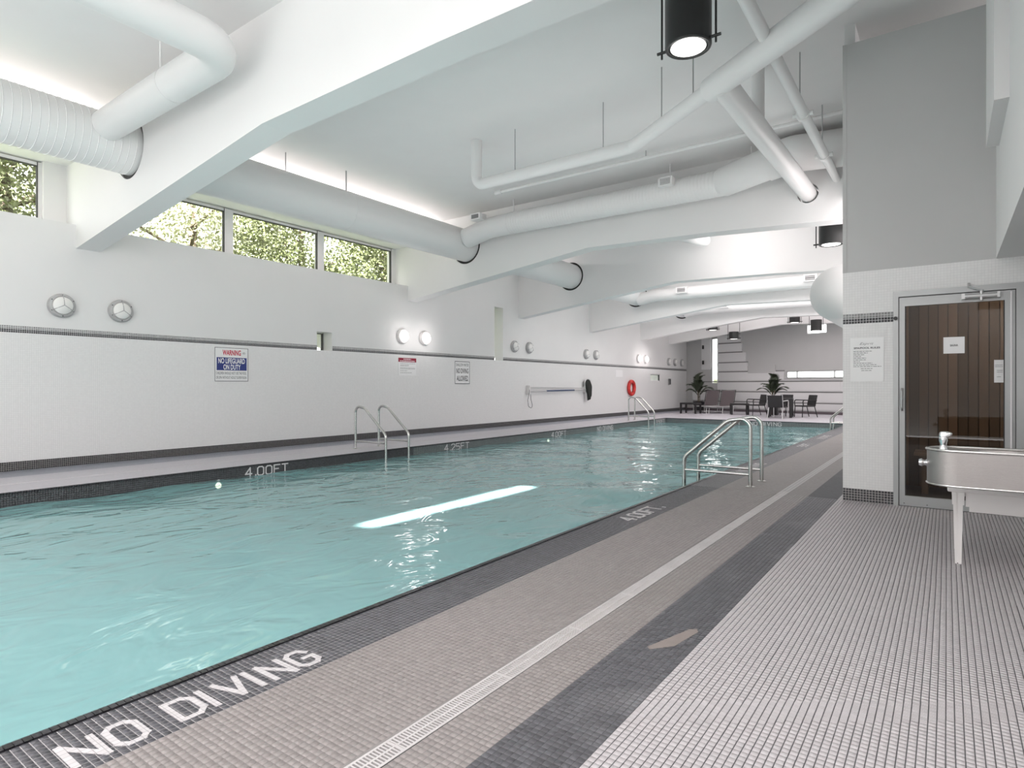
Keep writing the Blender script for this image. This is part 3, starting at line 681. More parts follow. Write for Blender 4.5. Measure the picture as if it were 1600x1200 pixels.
part('threshold_screws', dm().lathe([(0.005, -0.014), (0.005, -0.01)], (-0.35, SY, 0.03), 'Y', 8).lathe([(0.005, -0.014), (0.005, -0.01)], (-0.16, SY, 0.03), 'Y', 8).lathe([(0.005, -0.014), (0.005, -0.01)], (0.18, SY, 0.03), 'Y', 8), M_aludk, door)
cl = part('door_closer', dm().tube([(0.13, SY - 0.05, 2.045), (0.385, SY - 0.05, 2.045)], 0.026, 16).box(0.11, 0.135, SY - 0.075, SY - 0.01, 2.02, 2.072).box(0.375, 0.395, SY - 0.075, SY - 0.01, 2.02, 2.072), M_alusil, door, smooth=True)
part('closer_arm', dm().tube([(0.27, SY - 0.07, 2.09), (0.165, SY - 0.05, 2.135)], 0.008, 8).tube([(0.165, SY - 0.05, 2.135), (0.165, SY - 0.02, 2.17)], 0.012, 8).tube([(0.26, SY - 0.06, 2.0), (0.26, SY - 0.06, 2.10)], 0.014, 12), M_alusil, door, smooth=True)
# sauna interior: single vertical planks
sauna = thing('sauna_room', 'dark wood-panelled sauna room seen through the glass door', 'sauna', (0, 8.6, 0), kind='structure')
sm = lambda: MB((0, 8.6, 0))
part('wall_shell', sm().box(-0.78, -0.74, SY + 0.13, 8.75, 0, 2.4).box(1.42, 1.46, SY + 0.13, 8.75, 0, 2.4).box(-0.78, 1.46, SY + 0.13, 8.75, 2.30, 2.4).box(-0.78, 1.46, 8.65, 8.75, 0, 2.4), M_wooddk, sauna)
part('floor_slab', sm().box(-0.78, 1.46, SY + 0.03, 8.7, 0, 0.012), mat('sauna_floor', (0.16, 0.16, 0.16), 0.6), sauna)
x = -0.74
while x < 1.42:
    part('plank', sm().box(x + 0.004, x + 0.088, 8.63, 8.65, 0.0, 2.3), M_wood, sauna); x += 0.0935
y = SY + 0.15
while y < 8.6:
    part('plank', sm().box(1.40, 1.42, y + 0.003, y + 0.09, 0.0, 2.3), M_wood, sauna)
    part('plank', sm().box(-0.74, -0.72, y + 0.003, y + 0.09, 0.0, 2.3), M_wood, sauna); y += 0.0935
lamp('sauna_fill', 'POINT', (0.9, 7.7, 2.1), 24, shadow_soft_size=0.08, color=(1, 0.85, 0.7))  # unseen point light added to brighten the wood panelling
bench = thing('sauna_bench', 'slatted wooden bench inside the sauna', 'bench', (0.6, 8.3, 0))
for k in range(5): part('slat', MB().box(-0.9, 0.8, -0.28 + k * 0.11, -0.20 + k * 0.11, 0.43, 0.46), M_wood, bench)
for xx in (-0.8, 0.7): part('leg', MB().box(xx - 0.03, xx + 0.03, -0.25, 0.22, 0.012, 0.43), M_wood, bench)

# ------------------------------------------------------------------ far wall (turned slightly towards the room)
FA = Vector((-10.75, 29.95, 0)); FB = Vector((-0.8, 27.42, 0)); fd = (FB - FA).normalized(); fn_ = Vector((fd.y, -fd.x, 0)); FL = (FB - FA).length
wf = thing('wall_far', 'far end wall with horizontal white boards and a grey upper part', 'wall', kind='structure')
def ff(u, v, t): p = FA + fd * u + fn_ * t; return (p.x, p.y, v)
def fu(px):
    l = (px - 800) / 944; r = Vector((0.8114 * l - 0.5845, 0.5845 * l + 0.8114, 0))
    # ray t*r = FA + u*fd
    det = r.x * (-fd.y) + fd.x * r.y
    t = (FA.x * (-fd.y) + fd.x * FA.y) / det
    return ((t * r.x - FA.x) / fd.x, t)
def fz(px, py): return 1.2 + (603 - py) / 944 * fu(px)[1]
wins = [(fu(1112.5)[0], fu(1122)[0], 1.32, 3.5), (fu(1229)[0], fu(1322)[0], fz(1270, 591), fz(1270, 579)), (fu(1261)[0], fu(1292)[0], fz(1275, 521), fz(1275, 507))]
grid_wall('painted_wall', M_greypaint, ff, (-0.3, FL + 0.3), (0, CEIL), -0.15, 0.0, wins, wf)
M_boardshade = mat('board_shade_grey', (0.22, 0.22, 0.22), 0.7)  # grey strips paint the shade in the recesses between the boards
for zj in (0.44, 0.91, 1.38): part('recess_shade_strip', MB().prism([(0.45, 0), (FL, 0), (FL, 0.008), (0.45, 0.008)], lambda a, b, t: ff(a, t, b), zj, zj + 0.05), M_boardshade, wf)
for zj, ue in ((1.85, fu(1226)[0]), (2.29, fu(1169)[0]), (2.77, fu(1160)[0]), (3.21, fu(1158)[0])): part('recess_shade_strip', MB().prism([(wins[0][1] + 0.03, 0), (ue, 0), (ue, 0.008), (wins[0][1] + 0.03, 0.008)], lambda a, b, t: ff(a, t, b), zj, zj + 0.05), M_boardshade, wf)
rows = [(0.10, 0.43), (0.45, 0.90), (0.92, 1.37), (1.39, 1.50), (1.39, 1.84), (1.86, 2.28), (2.30, 2.76), (2.78, 3.2), (3.22, 3.6)]
uL = wins[0][1]; uW = wins[1][0] - 0.1; uE = FL
for k, (z0, z1) in enumerate(rows):
    ends = [uE, uE, uE, uE, uW, fu(1169)[0], fu(1166)[0], fu(1160)[0], fu(1158)[0]][k]
    start = 0.45 if z1 < 1.32 else uL
    if k == 3: start = uW
    n = max(1, int((ends - start) / 2.2)); 
    for q in range(n):
        a = start + (ends - start) * q / n; b = start + (ends - start) * (q + 1) / n
        part('board', MB().prism([(z0 + 0.035, 0.0), (z1, 0.0), (z1, 0.09), (z0 + 0.09, 0.055), (z0 + 0.035, 0.03)], lambda p, t, u: ff(u, p, t), a + 0.002, b - 0.002), M_board, wf)
part('wall_pier', MB().prism([(fu(1097)[0], 0), (fu(1111.5)[0], 0), (fu(1111.5)[0], 0.06), (fu(1097)[0], 0.06)], lambda a, b, t: ff(a, t, b), 2.0, CEIL), M_board, wf)
part('wall_panel', MB().prism([(fu(1170)[0], 0), (fu(1212)[0], 0), (fu(1212)[0], 0.09), (fu(1170)[0], 0.09)], lambda a, b, t: ff(a, t, b), fz(1190, 583), fz(1190, 571)), M_greypaint, wf)
part('baseboard', MB().prism([(0, 0), (FL, 0), (FL, 0.02), (0, 0.02)], lambda a, b, t: ff(a, t, b), 0, 0.10), mat('far_base_tile', (0.12, 0.10, 0.11), 0.4), wf)
def fwindow(idx, label, w, mulls, frame, m=M_alu):
    o = thing('window_%d' % idx, label, 'window', kind='structure')
    u0, u1, z0, z1 = w
    B = lambda a, b, c, d, t0=-0.06, t1=0.012: MB().prism([(a, t0), (b, t0), (b, t1), (a, t1)], lambda p, q, t: ff(p, t, q), c, d)
    part('frame_rail', B(u0, u1, z1 - frame, z1), m, o); part('frame_rail', B(u0, u1, z0, z0 + frame), m, o)
    us = [u0] + mulls + [u1]
    for i, u in enumerate(us): part('mullion', B(u - (frame / 2 if 0 < i < len(us) - 1 else 0) - (frame if i == len(us) - 1 else 0), u + (frame / 2 if 0 < i < len(us) - 1 else 0) + (frame if i == 0 else 0), z0, z1), m, o)
    for a, b in zip(us, us[1:]): part('pane', B(a, b, z0, z1, -0.034, -0.030), M_glass, o)
fwindow(6, 'tall narrow bright window in the far end wall', wins[0], [], 0.035, M_winframe)
fwindow(7, 'low bright strip window in the far end wall, right side', wins[1], [fu(1245.5)[0], fu(1304)[0]], 0.045)
fwindow(8, 'small bright window high on the far end wall behind a lamp', wins[2], [], 0.02, M_winframe)

# ------------------------------------------------------------------ ducts and pipes
def ridged(p0, p1, r, pitch, amp, seg=28):
    p0 = Vector(p0); p1 = Vector(p1); L_ = (p1 - p0).length; pts = []; rs = []; n = int(L_ / pitch)
    for k in range(n):
        for s_, a in ((0, 0), (0.06, 1), (0.12, 0), (0.99, 0)):
            pts.append(p0.lerp(p1, (k + s_) / n)); rs.append(r + a * amp)
    return pts, rs
big = thing('main_air_duct', 'large white round air duct running through the beams along the left wall', 'duct', (-8.85, 0, 4.37))
p, r_ = ridged((0, -3, 0), (0, BEAMS[0] + 0.2, 0), 0.352, 0.085, 0.006, 40); part('duct_section', MB().tube(p, r_, 40), M_duct, big, smooth=True)
prev = BEAMS[0] + 0.2
for yb in BEAMS[1:] + [27.6]:
    part('duct_section', MB().tube([(0, prev, 0), (0, yb + 0.2, 0)], 0.352, 48), M_duct, big, smooth=True)
    part('duct_collar', MB().tube([(0, (prev + yb) / 2 - 0.02, 0), (0, (prev + yb) / 2 + 0.02, 0)], 0.3545, 48), M_duct, big, smooth=True)
    prev = yb + 0.2
part('hanger_rod', MB().tube([(0.12, 7.04, 0.3), (0.12, 7.04, 0.72)], 0.012, 8), M_alu, big)
part('hanger_rod', MB().tube([(0.0, 5.9, 0.3), (0.0, 5.9, 0.72)], 0.008, 8), M_alu, big)

def diffuser(parent, cx, cy, cz, w, h, depth, nsl, off):
    b = MB(off).box(cx - w / 2, cx + w / 2, cy - depth, cy, cz - h / 2, cz + h / 2)
    part('diffuser_box', b, M_duct, parent)
    part('diffuser_opening', MB(off).box(cx - w * 0.36, cx + w * 0.36, cy - depth - 0.003, cy - depth + 0.001, cz - h * 0.32, cz + h * 0.32), M_inkgrey, parent)
    for k in range(nsl):
        z = cz - h * 0.3 + (k + 0.5) * h * 0.6 / nsl
        part('louvre', MB(off).box(cx - w * 0.36, cx + w * 0.36, cy - depth - 0.008, cy - depth, z - 0.006, z + 0.004), M_duct, parent)

# branch duct of the second bay, against beam two
b2 = thing('branch_air_duct', 'white branch duct with two grilles in front of the second beam', 'duct', (-5, 10.1, 4.5)); of = (-5, 10.1, 4.5)
path = fillet([(-8.5, 10.12, 4.42), (-7.9, 10.12, 4.55), (-7.3, 10.12, 4.56)], 0.5)
part('duct_section', MB(of).tube(path, 0.215, 32), M_duct, b2, smooth=True)
p, r_ = ridged((-7.3, 10.12, 4.56), (-3.0, 10.12, 4.55), 0.215, 0.06, 0.004); part('duct_section', MB(of).tube(p, r_, 32), M_duct, b2, smooth=True)
part('duct_reducer', MB(of).tube([(-3.02, 10.12, 4.55), (-2.98, 10.1, 4.555), (-2.3, 9.98, 4.66), (-2.26, 9.98, 4.665)], [0.222, 0.24, 0.25, 0.255], 32), M_duct, b2, smooth=True)
part('duct_section', MB(of).tube(fillet([(-2.28, 9.98, 4.665), (-1.9, 9.98, 4.74), (-0.95, 10.05, 4.68)], 0.5), 0.27, 32), M_duct, b2, smooth=True)
diffuser(b2, -8.0, 10.0, 4.74, 0.26, 0.13, 0.22, 0, of); diffuser(b2, -3.87, 9.95, 4.66, 0.24, 0.15, 0.16, 4, of)
for x_ in (-7.25, -3.9, -2.55): part('hanger_rod', MB(of).tube([(x_, 10.12, 4.75), (x_, 10.12, CEIL)], 0.014, 8), M_pipe, b2)
# branch in the first bay
b1 = thing('branch_air_duct', 'white branch duct with an elbow in front of the nearest beam', 'duct', (-7, 3.18, 4.5)); of = (-7, 3.18, 4.5)
part('duct_section', MB(of).tube(fillet([(-8.6, 3.18, 4.46), (-5.72, 3.18, 4.49), (-5.72, 0.2, 4.55)], 0.3), 0.185, 32), M_duct, b1, smooth=True)
part('duct_collar', MB(of).tube([(-6.85, 3.18, 4.478), (-6.84, 3.18, 4.478)], 0.189, 32), M_duct, b1, smooth=True)
part('hanger_rod', MB(of).tube([(-6.95, 3.1, 4.6), (-6.95, 3.1, CEIL)], 0.012, 8), M_pipe, b1)
# branches of the farther bays
for yb, lab in ((19.75, 'white branch duct with two grilles in front of the fourth beam'), (24.3, 'white branch duct in front of the fifth beam')):
    b = thing('branch_air_duct', lab, 'duct', (-5, yb - 0.38, 4.5)); of = (-5, yb - 0.38, 4.5)
    if yb < 16:
        continue_len = -4.55
    zz = 4.62 if yb < 16 else 4.25
    part('duct_section', MB(of).tube([(-8.6, yb - 0.38, zz - 0.1), (-8.0, yb - 0.38, zz), (-4.6 if yb < 16 else -1.0, yb - 0.38, zz)], 0.2, 24), M_duct, b, smooth=True)
    if yb > 19:
        for xx in (-7.0, -3.2): diffuser(b, xx, yb - 0.5, zz + 0.06, 0.36, 0.2, 0.16, 2, of)

def pipe(name, label, pts, r, hang=(), rr=0.12, joints=(), m=M_pipe, seg=16):
    o = thing(name, label, 'pipe', pts[0]); of = pts[0]
    part('pipe_run', MB(of).tube(fillet(pts, rr), r, seg), m, o, smooth=True)
    for (x, y, z) in hang: part('hanger_rod', MB(of).tube([(x, y, z), (x, y, CEIL)], 0.008, 6), M_lampgrey, o)
    for (a, b, rad) in joints: part('pipe_collar', MB(of).tube([a, b], rad, seg), m, o, smooth=True)
    return o
pipe('drain_pipe', 'white pipe dropping from the ceiling, then running right and bending towards the camera', [(-6.0, 7.38, CEIL), (-6.0, 7.38, 4.35), (-3.36, 7.38, 4.35), (-2.0, 6.42, 4.35), (1.0, 4.3, 4.35)], 0.085,
     [(-5.26, 7.38, 4.42), (-3.79, 7.38, 4.42), (-2.8, 6.98, 4.42), (-2.3, 6.65, 4.42)], 0.14, [((-2.05, 6.455, 4.35), (1.0, 4.3, 4.35), 0.128)], seg=24)
pipe('insulated_pipe', 'thick white pipe slanting down to a hole in the second beam', [(-1.90, 6.35, 4.34), (-1.79, 10.75, 4.25)], 0.13, [], 0, [], seg=24)
pipe('riser_pipe', 'short white vertical pipe under the ceiling beside the thick pipe', [(-1.84, 7.6, CEIL), (-1.84, 7.6, 4.30)], 0.075, [], 0, [((-1.84, 7.6, 5.0), (-1.84, 7.6, CEIL), 0.11)])
pipe('sprinkler_pipe', 'thin white pipe with couplings crossing to the sauna wall corner', [(-1.34, 3.5, 4.4), (-1.40, 12.0, 4.4)], 0.058, [(-1.39, 9.2, 4.4), (-1.38, 7.6, 4.4)], 0,
     [((-1.38, 7.75, 4.4), (-1.38, 7.83, 4.4), 0.075), ((-1.39, 9.3, 4.4), (-1.39, 9.38, 4.4), 0.075), ((-1.49, 7.79, 4.4), (-1.27, 7.79, 4.4), 0.028), ((-1.50, 9.34, 4.4), (-1.28, 9.34, 4.4), 0.028)])
pipe('sprinkler_pipe', 'long thin white pipe just under the ceiling ahead of the second beam', [(-7.1, 9.3, 4.97), (-7.1, 9.3, 4.93), (SX, 9.3, 4.93)], 0.028, [(-4.0, 9.3, 4.93), (-2.2, 9.3, 4.93)], 0, [((-7.1, 9.3, 4.93), (-6.95, 9.3, 4.93), 0.04)])

b = thing('branch_air_duct', 'short slim white duct end showing under the second beam', 'duct', (-5, 13, 4.8)); of = (-5, 13, 4.8)
part('duct_section', MB(of).tube([(-5.3, 11.3, 4.50), (-4.62, 14.2, 4.62)], 0.13, 24), M_duct, b, smooth=True)
part('hanger_rod', MB(of).tube([(-4.8, 13.4, 4.6), (-4.8, 13.4, CEIL)], 0.01, 6), M_pipe, b)
# big elbow duct by the right wall
eb = thing('elbow_air_duct', 'bulging white elbow duct coming out of the right wall', 'duct', (-1.4, 11.2, 2.75)); of = (-1.4, 11.2, 2.75)
el = fillet([(-0.85, 10.9, 2.72), (-1.45, 10.9, 2.72), (-1.45, 26, 2.72)], 0.42, 12)
part('duct_section', MB(of).tube(el, 0.44, 40), M_duct, eb, smooth=True)
part('duct_seam', MB(of).tube([(-1.0, 10.9, 2.72), (-1.02, 10.9, 2.72)], 0.446, 40), M_duct, eb, smooth=True)

# linear uplights on the wall behind the duct
for k, (y0, y1) in enumerate([(-2.5, 3.4), (4.0, 10.3), (10.95, 15.0), (15.65, 19.6), (20.2, 24.1), (24.8, 27.4)]):
    o = thing('linear_uplight', 'slim uplight hidden behind the main duct, ' + ['left of the nearest beam', 'between the first two beams', 'between the second and third beams', 'between the third and fourth beams', 'between the fourth and fifth beams', 'beyond the fifth beam'][k], 'light', (-9.82, (y0 + y1) / 2, 4.80), group='uplights behind the main duct')
    part('housing', MB().box(-0.08, 0.06, (y0 - y1) / 2, (y1 - y0) / 2, -0.05, 0.0), M_white, o)
    part('bracket', MB().box(0.05, 0.72, -0.02, 0.02, -0.12, -0.05), M_white, o)
    part('lit_strip', MB().box(-0.06, 0.04, (y0 - y1) / 2 + 0.05, (y1 - y0) / 2 - 0.05, 0.0, 0.008), M_lampon, o)
    lamp('uplight_lamp', 'AREA', (-9.80, (y0 + y1) / 2, 4.83), 7.5 * (y1 - y0), (PI, math.radians(32), 0), (0.10, y1 - y0 - 0.1))

# ------------------------------------------------------------------ pendant lamps
def pendant(x, y, z, label, r=0.206, h=0.5, e=25):
    o = thing('pendant_lamp', label, 'lamp', (x, y, z), group='black cylinder lamps under the ceiling')
    part('cylinder_shade', MB().lathe([(r, 0), (r, h), (r * 0.5, h + 0.01), (0.02, h + 0.02)], (0, 0, 0), 'Z', 32), M_blackm, o, smooth=True)
    part('rim', MB().tube([(r * 0.93 * math.cos(a), r * 0.93 * math.sin(a), -0.004) for a in [2 * PI * k / 32 for k in range(32)]], 0.014, 8, closed=True), M_blackm, o, smooth=True)
    part('lamp_glass', MB().lathe([(r * 0.76, -0.010), (r * 0.74, -0.002)], (0, 0, 0), 'Z', 32), M_lampon, o)
    for s in (-1, 1):
        part('support_rod', MB().tube([(s * (r + 0.045), 0, -0.04), (s * (r + 0.045), 0, CEIL - z)], 0.010, 8), M_blackm, o)
        part('rod_clamp', MB().tube([(s * (r - 0.01), 0, 0.02), (s * (r + 0.09), 0, 0.02)], 0.014, 8), M_blackm, o)
    lamp('pendant_bulb', 'SPOT', (x, y, z - 0.03), e, spot_size=math.radians(150), spot_blend=1.0, shadow_soft_size=r * 0.8)
    return o
pendant(-1.74, 12.5, 3.82, 'black cylinder lamp beside the sauna wall corner under the second beam', e=40)
pendant(-1.92, 5.42, 4.30, 'round lamp at the top edge of the picture, seen from below', e=30)
pendant(-5.1, 27.0, 3.82, 'small distant black lamp hanging before the last beam', h=0.42, e=40)
pendant(-4.25, 26.7, 3.42, 'small distant black lamp in front of the high far window', h=0.42, e=40)
pendant(-8.2, 26.2, 3.62, 'far dark lamp showing flat below the fifth beam, left one', h=0.3, e=30)
pendant(-7.6, 27.2, 3.27, 'far dark lamp showing flat below the last beam, left of the tall window', h=0.3, e=30)
for x, y in ((-5.2, 7.2),): pass
lamp('bay_uplight', 'SPOT', (-4.0, 13.2, 4.3), 110, (math.radians(98), 0, 0), spot_size=math.radians(130), spot_blend=1.0, shadow_soft_size=0.3)
for y in (17.5, 22.0): lamp('bay_fill', 'AREA', (-5.0, y, 5.0), 150, (0, 0, 0), (5, 2.0))  # extra fill added over the far water, without fixtures

# bulkhead lights
def bulkhead(y, z, on, label):
    o = thing('bulkhead_light', label, 'wall lamp', (LX, y, z), group='round bulkhead lamps on the left wall')
    part('rim', MB().lathe([(0.175, 0.0), (0.178, 0.05), (0.165, 0.075), (0.135, 0.085), (0.128, 0.07)], (0, 0, 0), 'X', 36), M_lampgrey if not on else M_white, o, smooth=True)
    part('lens', MB().lathe([(0.13, 0.07), (0.126, 0.10), (0.09, 0.13), (0.04, 0.145), (0.005, 0.148)], (0, 0, 0), 'X', 36), M_lampon if on else M_lampglass, o, smooth=True)
    if not on:
        for a in (90, 210, 330):
            a = math.radians(a); part('guard_bar', MB().tube([(0.155, 0, 0), (0.135, 0.07 * math.cos(a), 0.07 * math.sin(a)), (0.09, 0.155 * math.cos(a), 0.155 * math.sin(a))], 0.006, 6), M_lampgrey, o)
        for a in (30, 90, 150, 210, 270, 330):
            a = math.radians(a); part('screw', MB().lathe([(0.008, 0.078), (0.008, 0.086)], (0, 0.155 * math.cos(a), 0.155 * math.sin(a)), 'X', 8), M_blackm, o)
    else:
        lamp('bulkhead_bulb', 'POINT', (LX + 0.3, y, z), 5, shadow_soft_size=0.12)
bulkhead(3.37, 2.39, False, 'unlit round wall lamp with three-arm guard, leftmost in the photo')
bulkhead(4.16, 2.39, False, 'unlit round wall lamp with three-arm guard, second from left')
bulkhead(10.3, 2.40, True, 'lit white round wall lamp left of its lit twin, past the second beam end')
bulkhead(11.07, 2.40, True, 'lit white round wall lamp right of its lit twin, past the second beam end')
bulkhead(14.95, 2.40, False, 'unlit round wall lamp just right of the tall slot window')
bulkhead(15.75, 2.40, False, 'unlit round wall lamp, second to the right of the tall slot window')
bulkhead(19.45, 2.36, False, 'unlit round wall lamp under the fourth beam end, left one')
bulkhead(20.2, 2.36, False, 'unlit round wall lamp under the fourth beam end, right one')
bulkhead(24.05, 2.36, True, 'lit round wall lamp above the red life ring, left one')
bulkhead(24.8, 2.36, True, 'lit round wall lamp right of the life ring, right one')
bulkhead(27.5, 2.34, False, 'unlit round wall lamp near the far corner, left of three')
bulkhead(28.3, 2.34, False, 'unlit round wall lamp near the far corner, middle of three')
bulkhead(29.2, 2.34, False, 'pale unlit round wall lamp near the far corner, right of three')

# ------------------------------------------------------------------ pool ladders
def ladder(xd, xp, y, label, gap=0.54):
    o = thing('pool_ladder', label, 'ladder', (xd, y, 0), group='stainless pool ladders')
    s = -1 if xp < xd else 1; L_ = abs(xp - xd)
    for k in range(2):
        yy = k * gap
        pts = fillet([(0, yy, 0), (0, yy, 0.82), (s * 0.26, yy, 0.78), (s * L_, yy, 0.30), (s * L_, yy, -1.1)], [0.16, 0.16, 0.14], 10)
        part('handrail', MB().tube(pts, 0.0235, 16), M_steel, o, smooth=True)
        part('cross_bar', MB().tube([(0, yy, 0.145), (s * L_, yy, 0.145)], 0.017, 12), M_steel, o, smooth=True)
        part('flange', MB().lathe([(0.055, 0.001), (0.055, 0.006), (0.03, 0.016)], (0, yy, 0), 'Z', 24), M_steel, o, smooth=True)
    for z in (-0.22, -0.52, -0.82): part('step', MB().box(s * L_ - 0.05, s * L_ + 0.05, 0.02, gap - 0.02, z, z + 0.03), M_white, o)
ladder(-1.895, -2.70, 7.47, 'stainless steel pool ladder on the near right pool edge')
ladder(-9.19, -8.35, 7.633, 'stainless steel pool ladder on the left pool edge, nearer one', 0.58)
ladder(-8.98, -8.25, 19.4, 'stainless steel pool ladder in the far left part of the pool', 0.5)
ladder(-1.9, -2.70, 19.3, 'stainless steel pool ladder partly hidden by the sauna wall corner')

# ------------------------------------------------------------------ signs
def text_mesh(s, w, h, bold=0.0, shear=0.0):
    cu = bpy.data.curves.new('t', 'FONT'); cu.body = s; cu.size = 1; cu.offset = bold; cu.shear = shear; cu.resolution_u = 3; cu.fill_mode = 'FRONT'
    ob = bpy.data.objects.new('t', cu); C.objects.link(ob); dg = bpy.context.evaluated_depsgraph_get(); dg.update()
    me = bpy.data.meshes.new_from_object(ob.evaluated_get(dg)); bpy.data.objects.remove(ob); bpy.data.curves.remove(cu)
    co = np.empty(len(me.vertices) * 3); me.vertices.foreach_get('co', co); co = co.reshape(-1, 3)
    mn = co.min(0); sz = co.max(0) - mn
    return [((p[0] - mn[0]) / sz[0] * w, (p[1] - mn[1]) / max(sz[1], 1e-6) * h) for p in co], [tuple(pl.vertices) for pl in me.polygons]
class Sign:
    def __init__(s, name, label, org, ex, ey, ez, w, h, board=M_signw, th=0.006, border=None):
        s.o = thing(name, label, 'sign', org); s.ex, s.ey, s.ez = map(Vector, (ex, ey, ez)); s.th = th; s.w, s.h = w, h
        s.quad('board', 0, w, 0, h, board, 0, th)
        if border:
            for (a, b, c, d) in ((0, w, 0, border), (0, w, h - border, h), (0, border, 0, h), (w - border, w, 0, h)): s.quad('border', a, b, c, d, M_inkdk, th, th + 0.0006)
    def quad(s, name, a, b, c, d, m, z0=None, z1=None):
        z0 = s.th if z0 is None else z0; z1 = s.th + 0.0008 if z1 is None else z1
        mb = MB(); mb.add([s.ex * x + s.ey * y + s.ez * z for z in (z0, z1) for x, y in ((a, c), (b, c), (b, d), (a, d))], [(0, 3, 2, 1), (4, 5, 6, 7), (0, 1, 5, 4), (1, 2, 6, 5), (2, 3, 7, 6), (3, 0, 4, 7)])
        return mb.build(name, m, s.o)
    def text(s, t, a, c, w, h, m, bold=0.0, shear=0.0, lift=0.0014):
        v, f = text_mesh(t, w, h, bold, shear); mb = MB(); mb.add([s.ex * (a + x) + s.ey * (c + y) + s.ez * (s.th + lift) for x, y in v], f)
        me = mb.build('lettering', m, s.o); return me
    def lines(s, rows, m, hh):
        mb = MB(); z0, z1 = s.th, s.th + 0.0009
        for (a, b, c) in rows:
            x = a
            while x < b:
                wl = min(random.uniform(0.02, 0.06) * s.w * 2, b - x)
                mb.add([s.ex * p + s.ey * q + s.ez * z1 for p, q in ((x, c), (x + wl, c), (x + wl, c + hh), (x, c + hh))], [(0, 1, 2, 3)]); x += wl + s.w * 0.018
        o = mb.build('small_print', m, s.o); return o
s = Sign('warning_sign', 'white warning sign with blue NO LIFEGUARD ON DUTY panel', (LX + 0.008, 5.69, 1.285), *LWX, 0.64, 0.615, border=0.008)
s.text('WARNING', 0.145, 0.475, 0.35, 0.10, M_inkred, 0.03)
s.quad('panel', 0.035, 0.61, 0.20, 0.435, M_inkblue)
s.text('NO LIFEGUARD', 0.065, 0.325, 0.51, 0.098, M_inkwhite, 0.02); s.text('ON DUTY', 0.16, 0.212, 0.33, 0.098, M_inkwhite, 0.02)
s.text('CHILDREN SHOULD NOT USE THE POOL', 0.025, 0.125, 0.58, 0.048, M_inkdk, 0.0); s.text('OR SPA WITHOUT ADULT SUPERVISION', 0.025, 0.045, 0.58, 0.048, M_inkdk, 0.0)
s.text('®', 0.525, 0.50, 0.06, 0.045, M_inkgrey)
s = Sign('notice_sign', 'small white notice with a maroon header on the left wall', (LX + 0.008, 10.17, 1.455), *LWX, 0.6, 0.425)
s.quad('header', 0.0, 0.6, 0.325, 0.425, M_inkmar); s.lines([(0.17, 0.42, 0.385), (0.05, 0.55, 0.342)], M_inkwhite, 0.018)
s.lines([(0.06, 0.56, 0.285), (0.06, 0.35, 0.25), (0.06, 0.34, 0.225), (0.06, 0.56, 0.18), (0.06, 0.56, 0.155), (0.06, 0.30, 0.11), (0.06, 0.45, 0.06)], M_inkgrey, 0.008)
s = Sign('no_diving_sign', 'white sign reading SHALLOW WATER NO DIVING ALLOWED', (LX + 0.008, 12.22, 1.255), *LWX, 0.62, 0.61, border=0.014)
s.text('SHALLOW WATER', 0.05, 0.475, 0.52, 0.08, M_inkdk); s.text('NO DIVING', 0.06, 0.285, 0.50, 0.135, M_inkdk, 0.01); s.text('ALLOWED', 0.07, 0.08, 0.48, 0.14, M_inkdk, 0.01)
s = Sign('paper_notice', 'blank white paper notice left of the life ring', (LX + 0.008, 21.9, 1.56), *LWX, 0.62, 0.28, board=M_inkwhite)
s = Sign('rules_poster', 'pale SPA/POOL RULES poster beside the sauna door', (-0.822, SY - 0.001, 1.245), *FWX, 0.30, 0.452, board=M_inkwhite, th=0.005)
s.text('Esprit', 0.085, 0.372, 0.125, 0.032, M_inkgrey, -0.01, 0.4); s.text('SPA/POOL RULES', 0.032, 0.338, 0.235, 0.018, M_inkdk, 0.03)
yy = 0.310
for L_ in (0.165, 0.13, 0.10, 0.07, 0.115, 0.115, 0.06, 0.17, 0.21, 0.25): s.lines([(0.028, 0.028 + L_, yy)], M_inkgrey, 0.0055); yy -= 0.0175
s.lines([(0.095, 0.20, yy - 0.004), (0.10, 0.19, yy - 0.024)], M_inkgrey, 0.0055)
s = Sign('sauna_sign', 'white sign reading SAUNA on the glass door', (-0.03, SY + 0.007, 1.513), *FWX, 0.165, 0.158, board=M_inkwhite, th=0.003)
s.text('SAUNA', 0.052, 0.068, 0.062, 0.02, M_inkdk, 0.02)
s = Sign('paper_notice', 'grey printed notice on the right side of the sauna door glass', (0.355, SY + 0.007, 1.232), *FWX, 0.069, 0.21, board=M_signpale, th=0.003)
s.lines([(0.006, 0.064, 0.16), (0.006, 0.064, 0.145), (0.02, 0.064, 0.11), (0.02, 0.064, 0.095), (0.02, 0.05, 0.05)], M_inkgrey, 0.005)

